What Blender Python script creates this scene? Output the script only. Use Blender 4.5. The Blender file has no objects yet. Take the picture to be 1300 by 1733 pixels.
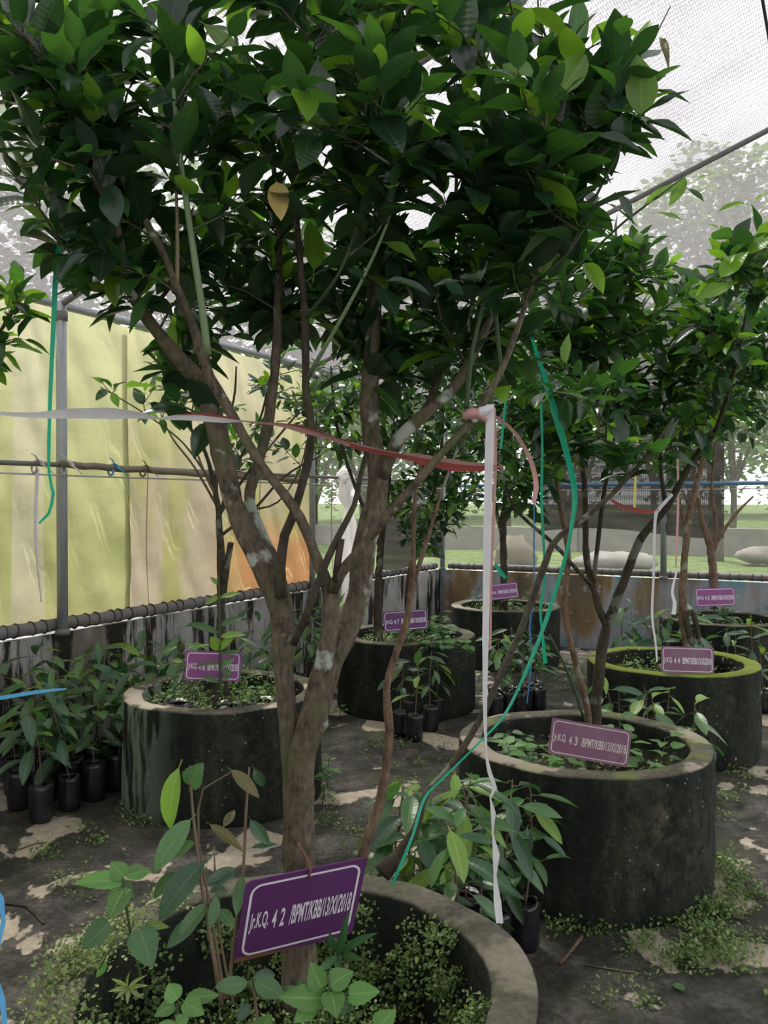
import bpy, math, random
import numpy as np
from mathutils import Vector, Matrix, Quaternion, noise

random.seed(42)
R = random.random
def U(a, b): return a + (b - a) * random.random()

# ------------------------------------------------------------------ camera, sky, sun, exposure
F_PX, CX, CY, HORIZON = 1450.0, 650.0, 866.5, 848.0
CAM_H = 1.49
PITCH = math.atan((CY - HORIZON) / F_PX)
scene = bpy.context.scene
col = scene.collection
cam_data = bpy.data.cameras.new('camera')
cam_data.sensor_fit = 'VERTICAL'; cam_data.sensor_height = 36.0
cam_data.lens = 36.0 * F_PX / 1733.0
cam_data.clip_start = 0.02; cam_data.clip_end = 300
cam = bpy.data.objects.new('camera', cam_data); col.objects.link(cam)
cam.location = (0, 0, CAM_H); cam.rotation_euler = (math.pi / 2 - PITCH, 0, 0)
scene.camera = cam

world = bpy.data.worlds.new('overcast_sky'); scene.world = world; world.use_nodes = True
wn = world.node_tree; wn.nodes.clear()
w_out = wn.nodes.new('ShaderNodeOutputWorld'); w_bg = wn.nodes.new('ShaderNodeBackground')
w_bg.inputs[0].default_value = (0.96, 0.98, 1.0, 1); w_bg.inputs[1].default_value = 1.0
wn.links.new(w_bg.outputs[0], w_out.inputs[0])

sun_d = bpy.data.lights.new('sun', 'SUN'); sun_d.energy = 3.0; sun_d.angle = 0.12; sun_d.color = (1.0, 0.95, 0.86)
sun = bpy.data.objects.new('sun', sun_d); col.objects.link(sun)
sun.rotation_euler = (math.radians(-28), math.radians(-14), 0); sun.location = (0, 4, 12)

scene.view_settings.view_transform = 'Standard'
scene.view_settings.look = 'None'
scene.view_settings.gamma = 1.0
scene.view_settings.use_curve_mapping = False
scene.view_settings.exposure = 1.45
scene.cycles.transparent_max_bounces = 24
scene.cycles.max_bounces = 8

def P(px, py, y):
    """point of the place seen at pixel px, py, at forward distance y"""
    u, v = (px - CX) / F_PX, (CY - py) / F_PX
    dy = math.cos(PITCH) + v * math.sin(PITCH); dz = -math.sin(PITCH) + v * math.cos(PITCH)
    return Vector((u / dy * y, y, CAM_H + dz / dy * y))

# ------------------------------------------------------------------ the house grid: a = away from left wall, b = away from back wall
CORNER = Vector((0.616, 9.4, 0)); TH = math.radians(28.4)
DL = Vector((math.sin(TH), math.cos(TH), 0)); NA = Vector((math.cos(TH), -math.sin(TH), 0))
def G(a, b, z=0): return CORNER + NA * a - DL * b + Vector((0, 0, z))
HOUSE_A, HOUSE_B, EAVE, WALL_H, RIDGE = 8.0, 12.0, 2.6, 0.74, 4.06

# ------------------------------------------------------------------ node helpers and materials
def new_mat(name):
    m = bpy.data.materials.new(name); m.use_nodes = True
    nt = m.node_tree; nt.nodes.clear()
    out = nt.nodes.new('ShaderNodeOutputMaterial')
    return m, nt, out
def nd(nt, typ, ins=None, **props):
    n = nt.nodes.new(typ)
    for k, v in props.items(): setattr(n, k, v)
    for k, v in (ins or {}).items():
        if hasattr(v, 'is_output'): nt.links.new(v, n.inputs[k])
        else: n.inputs[k].default_value = v
    return n
def c4(c): return (c[0], c[1], c[2], 1)
def noise_n(nt, vec, scale, detail=4, rough=0.55, dist=0.0):
    return nd(nt, 'ShaderNodeTexNoise', {'Vector': vec, 'Scale': scale, 'Detail': detail, 'Roughness': rough, 'Distortion': dist}).outputs[0]
def ramp(nt, fac, stops, interp='LINEAR'):
    n = nd(nt, 'ShaderNodeValToRGB', {0: fac}); cr = n.color_ramp; cr.interpolation = interp
    while len(cr.elements) < len(stops): cr.elements.new(0.5)
    for e, (p, c) in zip(cr.elements, stops):
        e.position = p; e.color = c4(c) if not isinstance(c, (int, float)) else (c, c, c, 1)
    return n.outputs[0]
def mixc(nt, fac, a, b, mode='MIX'):
    n = nt.nodes.new('ShaderNodeMix'); n.data_type = 'RGBA'; n.blend_type = mode
    for sock, v in ((n.inputs[0], fac), (n.inputs[6], a), (n.inputs[7], b)):
        if hasattr(v, 'is_output'): nt.links.new(v, sock)
        else: sock.default_value = v if isinstance(v, (int, float)) else c4(v)
    return n.outputs[2]
def math_n(nt, op, a, b=0.0, c=0.0, clamp=False):
    n = nt.nodes.new('ShaderNodeMath'); n.operation = op; n.use_clamp = clamp
    for i, v in enumerate((a, b, c)):
        if hasattr(v, 'is_output'): nt.links.new(v, n.inputs[i])
        else: n.inputs[i].default_value = v
    return n.outputs[0]
def scaled(nt, vec, s):
    return nd(nt, 'ShaderNodeMapping', {'Vector': vec, 'Scale': s}).outputs[0]
def obj_co(nt): return nd(nt, 'ShaderNodeTexCoord').outputs['Object']
def geo_pos(nt): return nd(nt, 'ShaderNodeNewGeometry').outputs['Position']
def bump(nt, h, strength=0.3, dist=0.01):
    return nd(nt, 'ShaderNodeBump', {'Height': h, 'Strength': strength, 'Distance': dist}).outputs[0]
def bsdf(nt, out, colr, rough=0.8, normal=None, spec=0.5, metal=0.0):
    b = nd(nt, 'ShaderNodeBsdfPrincipled')
    for k, v in (('Base Color', colr), ('Roughness', rough), ('Normal', normal), ('Specular IOR Level', spec), ('Metallic', metal)):
        if v is None: continue
        if hasattr(v, 'is_output'): nt.links.new(v, b.inputs[k])
        else: b.inputs[k].default_value = c4(v) if k == 'Base Color' else v
    if out: nt.links.new(b.outputs[0], out.inputs[0])
    return b

def plain(name, c, rough=0.6, var=0.25, scale=20, spec=0.4, metal=0.0, bumps=0.1):
    m, nt, out = new_mat(name)
    v = noise_n(nt, obj_co(nt), scale)
    cc = mixc(nt, v, tuple(x * (1 - var) for x in c), tuple(min(1, x * (1 + var)) for x in c))
    bsdf(nt, out, cc, rough, bump(nt, v, bumps, 0.004), spec, metal)
    return m

def leaf_mat(name, c, tc, rough=0.32, trans=0.35, var=0.35):
    m, nt, out = new_mat(name)
    g = nd(nt, 'ShaderNodeNewGeometry'); oi = nd(nt, 'ShaderNodeObjectInfo')
    r = math_n(nt, 'FRACT', math_n(nt, 'ADD', g.outputs['Random Per Island'], oi.outputs['Random']))
    uv = nd(nt, 'ShaderNodeTexCoord').outputs['UV']
    sep = nd(nt, 'ShaderNodeSeparateXYZ', {0: uv})
    d = math_n(nt, 'ABSOLUTE', math_n(nt, 'SUBTRACT', sep.outputs[0], 0.5))
    rib = math_n(nt, 'LESS_THAN', d, 0.03)
    veins = nd(nt, 'ShaderNodeTexWave', {'Vector': uv, 'Scale': 3.2, 'Distortion': 1.0, 'Detail': 1.0}, wave_type='BANDS', bands_direction='Y').outputs[1]
    base = mixc(nt, r, tuple(x * (1 - var) for x in c), tuple(x * (1 + var) for x in c))
    base = mixc(nt, math_n(nt, 'MULTIPLY', noise_n(nt, geo_pos(nt), 60, 2), 0.5), base, (c[0] * 1.7, c[1] * 1.3, c[2]))
    base = mixc(nt, math_n(nt, 'MULTIPLY', rib, 0.55), base, (c[0] * 3 + .02, c[1] * 2 + .02, c[2] * 2 + .01))
    tcol = mixc(nt, r, tuple(x * (1 - var) for x in tc), tuple(x * (1 + var) for x in tc))
    b = bsdf(nt, None, base, rough, bump(nt, veins, 0.12, 0.002), 0.65)
    t = nd(nt, 'ShaderNodeBsdfTranslucent', {0: tcol})
    mx = nd(nt, 'ShaderNodeMixShader', {0: trans, 1: b.outputs[0], 2: t.outputs[0]})
    nt.links.new(mx.outputs[0], out.inputs[0])
    return m

def bark_mat(name, c1, c2, lichen=0.25, green=0.3):
    m, nt, out = new_mat(name)
    p = geo_pos(nt)
    n1 = math_n(nt, 'ADD', math_n(nt, 'MULTIPLY', noise_n(nt, scaled(nt, p, (1, 1, .4)), 110, 5), .55), math_n(nt, 'MULTIPLY', noise_n(nt, p, 17, 4, .65), .45))
    base = ramp(nt, n1, [(0.36, c1), (0.64, c2)])
    gm = ramp(nt, noise_n(nt, p, 9, 3), [(0.52, 0.0), (0.66, 1.0)])
    base = mixc(nt, math_n(nt, 'MULTIPLY', gm, green), base, (.085, .095, .04))
    lm = ramp(nt, noise_n(nt, p, 7.5, 4), [(0.60, 0.0), (0.64, 1.0)])
    base = mixc(nt, math_n(nt, 'MULTIPLY', lm, lichen), base, (.36, .40, .33))
    bsdf(nt, out, base, 0.85, bump(nt, n1, 1.0, 0.010), 0.25)
    return m

def pot_mat(name, moss, pale, streak, rimpale):
    m, nt, out = new_mat(name)
    p = obj_co(nt)
    st = math_n(nt, 'ADD', math_n(nt, 'MULTIPLY', noise_n(nt, scaled(nt, p, (1, 1, .3)), 7, 6, 0.7), .62), math_n(nt, 'MULTIPLY', noise_n(nt, p, 48, 6, .75), .38))
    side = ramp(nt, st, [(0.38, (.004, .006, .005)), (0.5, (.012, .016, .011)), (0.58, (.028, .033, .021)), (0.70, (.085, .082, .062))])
    blotch = ramp(nt, noise_n(nt, p, 2.6, 3), [(0.55, 0.0), (0.72, 1.0)])
    blotch = math_n(nt, 'MULTIPLY', blotch, ramp(nt, noise_n(nt, p, 22, 5, .7), [(0.42, 0.0), (0.58, 1.0)]))
    side = mixc(nt, math_n(nt, 'MULTIPLY', blotch, pale), side, (.14, .12, .088))
    gs = ramp(nt, noise_n(nt, scaled(nt, p, (1, 1, .18)), 13, 5), [(0.42, 0.0), (0.52, 1.0)])
    sx = nd(nt, 'ShaderNodeSeparateXYZ', {0: p})
    leftside = ramp(nt, sx.outputs[0], [(0.0, 1.0), (0.5, 0.0)])
    lx = math_n(nt, 'MULTIPLY_ADD', sx.outputs[0], -2.6, -0.30, clamp=True)
    side = mixc(nt, math_n(nt, 'MULTIPLY', math_n(nt, 'MULTIPLY', gs, lx), streak), side, (.22, .29, .22))
    sp = nd(nt, 'ShaderNodeTexVoronoi', {'Vector': p, 'Scale': 26.0}).outputs[0]
    spk = math_n(nt, 'MULTIPLY', math_n(nt, 'LESS_THAN', sp, 0.10), ramp(nt, noise_n(nt, p, 5, 2), [(0.5, 0.0), (0.6, 0.7)]))
    side = mixc(nt, spk, side, (.33, .34, .30))
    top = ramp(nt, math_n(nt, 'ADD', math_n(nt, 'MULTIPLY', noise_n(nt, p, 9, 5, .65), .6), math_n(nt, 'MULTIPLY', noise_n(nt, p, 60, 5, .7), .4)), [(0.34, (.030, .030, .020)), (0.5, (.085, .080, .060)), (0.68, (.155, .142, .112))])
    top = mixc(nt, math_n(nt, 'MULTIPLY', ramp(nt, noise_n(nt, p, 4.5, 3), [(0.54, 0.0), (0.58, 1.0)]), rimpale), top, (.52, .45, .37))  # pale rim spots: worn concrete, plus sun dapples put into the rim colour
    mossn = ramp(nt, noise_n(nt, p, 5.5, 4), [(0.62 - moss * .4, 0.0), (0.75 - moss * .4, 1.0)])
    top = mixc(nt, math_n(nt, 'MULTIPLY', mossn, min(1, moss * 1.4)), top, (.15, .20, .025))
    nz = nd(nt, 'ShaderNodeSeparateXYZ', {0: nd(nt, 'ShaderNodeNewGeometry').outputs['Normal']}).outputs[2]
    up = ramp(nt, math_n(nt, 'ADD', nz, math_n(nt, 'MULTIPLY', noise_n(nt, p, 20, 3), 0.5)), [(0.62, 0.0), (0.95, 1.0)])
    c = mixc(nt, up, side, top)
    bsdf(nt, out, c, 0.9, bump(nt, noise_n(nt, p, 38, 6), 0.55, 0.008), 0.25)
    return m

def floor_mat():
    m, nt, out = new_mat('mossy_concrete_floor')
    p = geo_pos(nt)
    n1 = math_n(nt, 'ADD', math_n(nt, 'MULTIPLY', noise_n(nt, p, 5, 8, 0.7), .6), math_n(nt, 'MULTIPLY', noise_n(nt, p, 38, 6, .7), .4))
    base = ramp(nt, n1, [(0.38, (.012, .012, .009)), (0.5, (.042, .040, .034)), (0.62, (.115, .105, .09))])
    alg = ramp(nt, noise_n(nt, p, 1.7, 5, 0.6), [(0.5, 0.0), (0.68, 1.0)])
    base = mixc(nt, math_n(nt, 'MULTIPLY', alg, 0.6), base, (.045, .055, .022))
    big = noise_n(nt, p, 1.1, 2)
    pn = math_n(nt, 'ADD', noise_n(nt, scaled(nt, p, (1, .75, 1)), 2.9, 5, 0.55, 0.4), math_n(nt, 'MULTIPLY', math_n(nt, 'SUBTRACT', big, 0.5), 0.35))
    pm = ramp(nt, pn, [(0.56, 0.0), (0.58, 1.0)])  # pale patches: bare concrete mixed with sun dapples painted into the colour
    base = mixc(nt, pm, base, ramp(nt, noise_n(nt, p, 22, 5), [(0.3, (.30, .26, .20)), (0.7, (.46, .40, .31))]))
    bsdf(nt, out, base, 0.88, bump(nt, noise_n(nt, p, 30, 8, .7), 0.5, 0.01), 0.3)
    return m

def wall_mat(name, colored):
    m, nt, out = new_mat(name)
    p = geo_pos(nt)
    st = noise_n(nt, scaled(nt, p, (1, 1, .15)), 6, 6, 0.65)
    if colored:
        base = ramp(nt, noise_n(nt, scaled(nt, p, (1, 1, .35)), 1.9, 3, .5), [(0.34, (.12, .10, .07)), (0.43, (.24, .16, .08)), (0.48, (.33, .33, .35)), (0.55, (.15, .29, .33)), (0.62, (.30, .31, .34)), (0.72, (.22, .16, .07))])
        base = mixc(nt, ramp(nt, st, [(0.5, 0.0), (0.75, .7)]), base, (.05, .05, .035))
        base = mixc(nt, ramp(nt, noise_n(nt, p, 8, 5), [(0.6, 0.0), (0.68, .6)]), base, (.45, .44, .42))
    else:
        base = ramp(nt, noise_n(nt, p, 3.5, 6), [(0.3, (.18, .18, .18)), (0.55, (.30, .295, .28)), (0.75, (.42, .41, .36))])
        base = mixc(nt, ramp(nt, noise_n(nt, scaled(nt, p, (1, 1, .2)), 2.2, 3), [(0.52, 0.0), (0.62, .75)]), base, (.085, .055, .025))
        base = mixc(nt, ramp(nt, st, [(0.50, 0.0), (0.55, 1.0)]), base, (.018, .017, .013))
    bsdf(nt, out, base, 0.9, bump(nt, noise_n(nt, p, 25, 6), 0.4, 0.008), 0.25)
    return m

def tarp_mat(name, tan):
    m, nt, out = new_mat(name)
    uv = nd(nt, 'ShaderNodeTexCoord').outputs['UV']      # metres along the wall, metres up
    s = nd(nt, 'ShaderNodeSeparateXYZ', {0: uv})
    wr = nd(nt, 'ShaderNodeTexWave', {'Vector': nd(nt, 'ShaderNodeMapping', {'Vector': uv, 'Rotation': (0, 0, 1.15), 'Scale': (1.0, .22, 1)}).outputs[0], 'Scale': 2.6, 'Distortion': 3.5, 'Detail': 3.0, 'Detail Scale': 1.6}).outputs[1]
    n1 = noise_n(nt, scaled(nt, uv, (.8, 1, 1)), 2.2, 5)
    if tan:
        c = mixc(nt, ramp(nt, noise_n(nt, scaled(nt, uv, (1, .35, 1)), 2.0, 4, .6), [(0.46, 0.0), (0.58, 1.0)]), (.26, .215, .16), (.215, .205, .085))
        low = math_n(nt, 'MULTIPLY', ramp(nt, math_n(nt, 'ADD', s.outputs[1], math_n(nt, 'MULTIPLY', n1, .25)), [(0.0, 1.0), (1.0, 1.0)]), 1.0)
        lowf = math_n(nt, 'MULTIPLY_ADD', math_n(nt, 'ADD', s.outputs[1], math_n(nt, 'MULTIPLY', n1, .3)), -4.0, 6.1, clamp=True)
        near = math_n(nt, 'MULTIPLY_ADD', s.outputs[0], -2.2, 8.4, clamp=True)
        c = mixc(nt, math_n(nt, 'MULTIPLY', lowf, near), c, (.30, .15, .07))
    else:
        c = mixc(nt, ramp(nt, n1, [(0.35, 0.0), (0.7, 1.0)]), (.205, .21, .088), (.285, .285, .14))
        band = math_n(nt, 'LESS_THAN', math_n(nt, 'ABSOLUTE', math_n(nt, 'SUBTRACT', s.outputs[0], 5.33)), 0.11)
        c = mixc(nt, math_n(nt, 'MULTIPLY', band, .6), c, (.31, .27, .22))
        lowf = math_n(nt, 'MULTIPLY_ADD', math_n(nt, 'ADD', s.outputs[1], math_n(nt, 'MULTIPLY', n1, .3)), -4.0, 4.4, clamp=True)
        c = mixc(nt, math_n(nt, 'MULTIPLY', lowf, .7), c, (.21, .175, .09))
    dirt = ramp(nt, noise_n(nt, uv, 6, 6, .7), [(0.5, 0.0), (0.85, .5)])
    c = mixc(nt, dirt, c, (.155, .135, .08))
    cr = ramp(nt, wr, [(0.0, 0.0), (0.06, 1.0), (0.12, 0.0)])
    c = mixc(nt, math_n(nt, 'MULTIPLY', math_n(nt, 'MULTIPLY', cr, ramp(nt, noise_n(nt, uv, 2.5, 2), [(0.45, 0.0), (0.6, 1.0)])), .35), c, (.55, .54, .32))
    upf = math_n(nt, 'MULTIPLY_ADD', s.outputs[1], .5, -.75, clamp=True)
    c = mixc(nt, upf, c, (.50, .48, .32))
    bp = bump(nt, math_n(nt, 'ADD', wr, math_n(nt, 'MULTIPLY', noise_n(nt, uv, 5, 5), .8)), 0.32, 0.04)
    d = nd(nt, 'ShaderNodeBsdfDiffuse', {0: c, 'Normal': bp}); t = nd(nt, 'ShaderNodeBsdfTranslucent', {0: c, 'Normal': bp})
    mx = nd(nt, 'ShaderNodeMixShader', {0: .68, 1: d.outputs[0], 2: t.outputs[0]})
    nt.links.new(mx.outputs[0], out.inputs[0])
    return m

def net_mat(name, c, open_lo, open_hi, weave=90.0, litter=0.0):
    """woven net: part of every patch is thread, the rest is open"""
    m, nt, out = new_mat(name)
    uv = nd(nt, 'ShaderNodeTexCoord').outputs['UV']
    w1 = nd(nt, 'ShaderNodeTexWave', {'Vector': uv, 'Scale': weave, 'Distortion': 3.0, 'Detail': 2.0, 'Detail Scale': 2.0}, bands_direction='X').outputs[1]
    w2 = nd(nt, 'ShaderNodeTexWave', {'Vector': uv, 'Scale': weave * .25, 'Distortion': 1.5, 'Detail': 1.0}, bands_direction='Y').outputs[1]
    op = math_n(nt, 'MULTIPLY', math_n(nt, 'ADD', w1, math_n(nt, 'MULTIPLY', w2, .6)), 0.62)
    op = math_n(nt, 'MULTIPLY_ADD', op, open_hi - open_lo, open_lo, clamp=True)
    if litter:
        lf = ramp(nt, math_n(nt, 'ADD', math_n(nt, 'MULTIPLY', noise_n(nt, uv, 55, 4, .75), .6), math_n(nt, 'MULTIPLY', noise_n(nt, uv, 1.2, 3), .45)), [(0.46, 0.0), (0.64, litter)])
        op = math_n(nt, 'MULTIPLY', op, math_n(nt, 'SUBTRACT', 1.0, lf))
    d = nd(nt, 'ShaderNodeBsdfDiffuse', {0: c4(c)}); t = nd(nt, 'ShaderNodeBsdfTranslucent', {0: c4(c)})
    th = nd(nt, 'ShaderNodeMixShader', {0: .5, 1: d.outputs[0], 2: t.outputs[0]})
    tr = nd(nt, 'ShaderNodeBsdfTransparent')
    mx = nd(nt, 'ShaderNodeMixShader', {0: op, 1: th.outputs[0], 2: tr.outputs[0]})
    nt.links.new(mx.outputs[0], out.inputs[0])
    return m

def film_mat(name, c, trans=.4, rough=.35, var=.12):
    m, nt, out = new_mat(name)
    v = noise_n(nt, geo_pos(nt), 40, 3)
    cc = mixc(nt, v, tuple(x * (1 - var) for x in c), tuple(min(1, x * (1 + var)) for x in c))
    b = bsdf(nt, None, cc, rough); t = nd(nt, 'ShaderNodeBsdfTranslucent', {0: cc})
    mx = nd(nt, 'ShaderNodeMixShader', {0: trans, 1: b.outputs[0], 2: t.outputs[0]})
    nt.links.new(mx.outputs[0], out.inputs[0])
    return m

def sign_mat(name, c, fade):
    m, nt, out = new_mat(name)
    p = obj_co(nt)
    cc = mixc(nt, ramp(nt, noise_n(nt, p, 9, 4), [(0.4, 0.0), (0.8, fade)]), c, (.24, .20, .24))
    rust = ramp(nt, noise_n(nt, p, 14, 6, .7), [(0.62, 0.0), (0.72, .65)])
    cc = mixc(nt, rust, cc, (.14, .045, .05))
    bsdf(nt, out, cc, 0.45, None, .4)
    return m

LM = dict(
    cit_dark=leaf_mat('citrus_leaf_dark', (.018, .048, .026), (.040, .130, .016), .25, .36),
    cit_mid=leaf_mat('citrus_leaf_green', (.027, .074, .030), (.075, .22, .022), .25, .40),
    cit_new=leaf_mat('citrus_leaf_young', (.10, .22, .025), (.24, .50, .03), .36, .48),
    cit_yellow=leaf_mat('citrus_leaf_yellowed', (.42, .34, .12), (.5, .4, .1), .5, .3),
    dur_dark=leaf_mat('seedling_leaf_dark', (.030, .085, .042), (.07, .21, .04), .38, .25),
    dur_mid=leaf_mat('seedling_leaf_green', (.055, .14, .05), (.10, .28, .04), .38, .28),
    dur_new=leaf_mat('seedling_leaf_young', (.14, .27, .05), (.22, .42, .04), .42, .35),
    dur_brown=leaf_mat('seedling_leaf_bronze', (.09, .09, .03), (.16, .16, .03), .4, .3),
    weed=leaf_mat('weed_leaf', (.085, .22, .055), (.16, .38, .05), .55, .35),
    weed_dark=leaf_mat('weed_leaf_dark', (.045, .12, .045), (.09, .24, .04), .55, .30),
    moss=leaf_mat('creeping_weed_leaf', (.10, .19, .050), (.13, .28, .04), .6, .30, .40),
    moss_pale=leaf_mat('creeping_weed_leaf_pale', (.22, .29, .11), (.24, .36, .08), .6, .30, .30),
    dead=leaf_mat('dry_leaf', (.26, .17, .09), (.3, .18, .07), .7, .2),
    far=leaf_mat('far_tree_leaf', (.075, .15, .05), (.16, .33, .06), .5, .40),
    far_pale=leaf_mat('far_tree_leaf_pale', (.13, .23, .07), (.26, .45, .09), .5, .40),
)
BARK = bark_mat('citrus_bark', (.040, .032, .022), (.165, .135, .092), .9, .7)
BARK_D = bark_mat('dark_bark', (.022, .018, .013), (.075, .06, .042), .3, .3)
BARK_R = bark_mat('reddish_bark', (.07, .045, .03), (.22, .15, .10), .4, .1)
TWIG_G = plain('green_twig_skin', (.04, .075, .028), .6, .35)
SHOOT_G = plain('pale_green_shoot_skin', (.15, .22, .11), .6, .25)
STEM_B = plain('seedling_stem_skin', (.15, .11, .07), .7, .3)
STEM_P = plain('pale_stem_skin', (.24, .19, .12), .7, .25)
SOIL = plain('dark_soil', (.022, .018, .013), .95, .5, 40, .2, 0, .9)
BAG = plain('black_polybag_plastic', (.014, .014, .018), .30, .3, 45, .7, 0, 1.0)
STEEL = plain('galvanised_steel', (.30, .32, .33), .5, .2, 14, .5, .25)
STEEL_D = plain('weathered_grey_pipe', (.14, .135, .13), .6, .3, 18, .4)
ROLL = plain('rolled_net_grey', (.15, .14, .135), .8, .35, 25, .2, 0, .4)
TIE = plain('dark_tie', (.035, .028, .025), .8, .3)
BAMBOO = plain('weathered_bamboo', (.17, .145, .10), .75, .35, 25)
BLUE_P = plain('blue_pipe_paint', (.10, .20, .32), .45, .2)
WIRE_M = plain('pale_wire', (.42, .41, .40), .5, .2)
WHITE_R = film_mat('white_raffia', (.78, .77, .80), .35)
RED_R = film_mat('faded_red_raffia', (.42, .10, .09), .3)
PINK_R = film_mat('faded_pink_raffia', (.62, .36, .34), .35)
GREEN_R = film_mat('green_raffia', (.015, .40, .24), .3)
BLUE_R = film_mat('blue_raffia', (.12, .42, .75), .3)
BLUED_R = film_mat('deep_blue_string', (.05, .20, .42), .2)
YELLOW_R = film_mat('yellow_rope', (.70, .62, .18), .2)
CLOTH_W = film_mat('white_sack_cloth', (.90, .88, .88), .5, .7, .05)
WHITE_PAINT = plain('sign_white_paint', (.72, .69, .74), .5, .08)
WHITE_FADED = plain('sign_white_paint_faded', (.60, .52, .50), .5, .15)
STAKE = plain('dark_stake_wood', (.045, .035, .028), .8, .3)
CONC = wall_mat('stained_grey_concrete', False)
CONC_C = wall_mat('painted_worn_concrete', True)
KERB = plain('kerb_concrete', (.16, .15, .135), .9, .4, 3)
FLOOR = floor_mat()

# ------------------------------------------------------------------ scene graph helpers
def tag(o, label=None, cat=None, group=None, kind=None):
    if label: o['label'] = label
    if cat: o['category'] = cat
    if group: o['group'] = group
    if kind: o['kind'] = kind
    return o
def thing(name, label, cat, loc, group=None):
    o = bpy.data.objects.new(name, None); col.objects.link(o); o.location = loc
    o.empty_display_size = .05
    return tag(o, label, cat, group)
def world_loc(o):
    v = Vector(o.location)
    while o.parent: o = o.parent; v += Vector(o.location)
    return v
def link_mesh(name, me, parent=None, loc=(0, 0, 0), quat=None, scale=None):
    o = bpy.data.objects.new(name, me); col.objects.link(o); o.parent = parent; o.location = loc
    if quat is not None: o.rotation_mode = 'QUATERNION'; o.rotation_quaternion = quat
    if scale is not None: o.scale = scale
    return o

class MB:
    """collects shapes in world coordinates; build() makes one mesh object"""
    def __init__(s): s.v = []; s.f = []; s.m = []; s.uv = None
    def add(s, vs, fs, mi=0):
        o = len(s.v); s.v.extend(vs)
        s.f.extend([tuple(i + o for i in f) for f in fs]); s.m.extend([mi] * len(fs)); return s
    def tube(s, pts, rads, n=8, mi=0, caps=True, lump=0.0):
        k = len(pts); vs = []; fs = []
        ref = Vector((0, 0, 1)); prev = None
        for i, p in enumerate(pts):
            t = (pts[min(i + 1, k - 1)] - pts[max(i - 1, 0)])
            t = t.normalized() if t.length > 1e-9 else Vector((0, 0, 1))
            if prev is None:
                a = t.cross(Vector((0, 1, 0.13)));  a = a.normalized() if a.length > 1e-4 else Vector((1, 0, 0))
            else:
                a = prev - t * prev.dot(t); a.normalize()
            prev = a; b = t.cross(a)
            for j in range(n):
                an = 2 * math.pi * j / n; r = rads[i]
                if lump: r *= 1 + lump * noise.noise(p * 22 + Vector((math.cos(an), math.sin(an), 0)) * .9)
                vs.append(p + (a * math.cos(an) + b * math.sin(an)) * r)
        for i in range(k - 1):
            for j in range(n):
                fs.append((i * n + j, i * n + (j + 1) % n, (i + 1) * n + (j + 1) % n, (i + 1) * n + j))
        if caps: fs.append(tuple(range(n - 1, -1, -1))); fs.append(tuple(range((k - 1) * n, k * n)))
        return s.add(vs, fs, mi)
    def box(s, o, u, v, w, mi=0):
        """box with corner o and edge vectors u, v, w"""
        vs = [o, o + u, o + u + v, o + v, o + w, o + u + w, o + u + v + w, o + v + w]
        return s.add(vs, [(0, 3, 2, 1), (4, 5, 6, 7), (0, 1, 5, 4), (1, 2, 6, 5), (2, 3, 7, 6), (3, 0, 4, 7)], mi)
    def lathe(s, c, prof, n=48, mi=0, wob=0.0, seed=0):
        vs = []; fs = []; k = len(prof)
        for i, (r, z) in enumerate(prof):
            for j in range(n):
                an = 2 * math.pi * j / n
                q = 1 + wob * noise.noise(Vector((math.cos(an) * 2 + seed, math.sin(an) * 2, z * 5 + r * 3)))
                vs.append(Vector((c[0] + r * q * math.cos(an), c[1] + r * q * math.sin(an), c[2] + z + wob * .3 * noise.noise(Vector((an * 3, seed, z * 3))))))
        for i in range(k - 1):
            for j in range(n):
                fs.append((i * n + j, i * n + (j + 1) % n, (i + 1) * n + (j + 1) % n, (i + 1) * n + j))
        return s.add(vs, fs, mi)
    def mesh(s, name, mats, smooth=True, off=Vector((0, 0, 0))):
        me = bpy.data.meshes.new(name)
        me.from_pydata([tuple(Vector(v) - off) for v in s.v], [], s.f)
        for m in (mats if isinstance(mats, (list, tuple)) else [mats]): me.materials.append(m)
        if any(s.m): me.polygons.foreach_set('material_index', s.m)
        if smooth: me.polygons.foreach_set('use_smooth', [True] * len(me.polygons))
        if s.uv is not None:
            ul = me.uv_layers.new(name='uv'); d = []
            for f in s.f:
                for i in f: d.extend(s.uv[i])
            ul.data.foreach_set('uv', d)
        me.update(); return me
    def build(s, name, mats, parent=None, smooth=True, at=None):
        off = world_loc(parent) if parent else (Vector(at) if at is not None else Vector((0, 0, 0)))
        me = s.mesh(name, mats, smooth, off)
        return link_mesh(name, me, parent, (0, 0, 0) if parent else off)

def catmull(pts, vals, step):
    """smooth a polyline; pts Vectors, vals numbers carried along"""
    op, ov = [], []; n = len(pts)
    for i in range(n - 1):
        p0, p1, p2, p3 = pts[max(i - 1, 0)], pts[i], pts[i + 1], pts[min(i + 2, n - 1)]
        m = max(1, int((p2 - p1).length / step))
        for j in range(m):
            t = j / m
            q = 0.5 * ((2 * p1) + (p2 - p0) * t + (2 * p0 - 5 * p1 + 4 * p2 - p3) * t * t + (3 * p1 - p0 - 3 * p2 + p3) * t ** 3)
            op.append(q); ov.append(vals[i] + (vals[i + 1] - vals[i]) * t)
    op.append(pts[-1]); ov.append(vals[-1]); return op, ov

def grid_sheet(fn, nu, nv):
    """fn(u, v in 0..1) -> (point, (uvx, uvy))"""
    mb = MB(); mb.uv = []
    for j in range(nv + 1):
        for i in range(nu + 1):
            p, q = fn(i / nu, j / nv); mb.v.append(p); mb.uv.append(q)
    for j in range(nv):
        for i in range(nu):
            a = j * (nu + 1) + i; mb.f.append((a, a + 1, a + nu + 2, a + nu + 1)); mb.m.append(0)
    return mb

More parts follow.
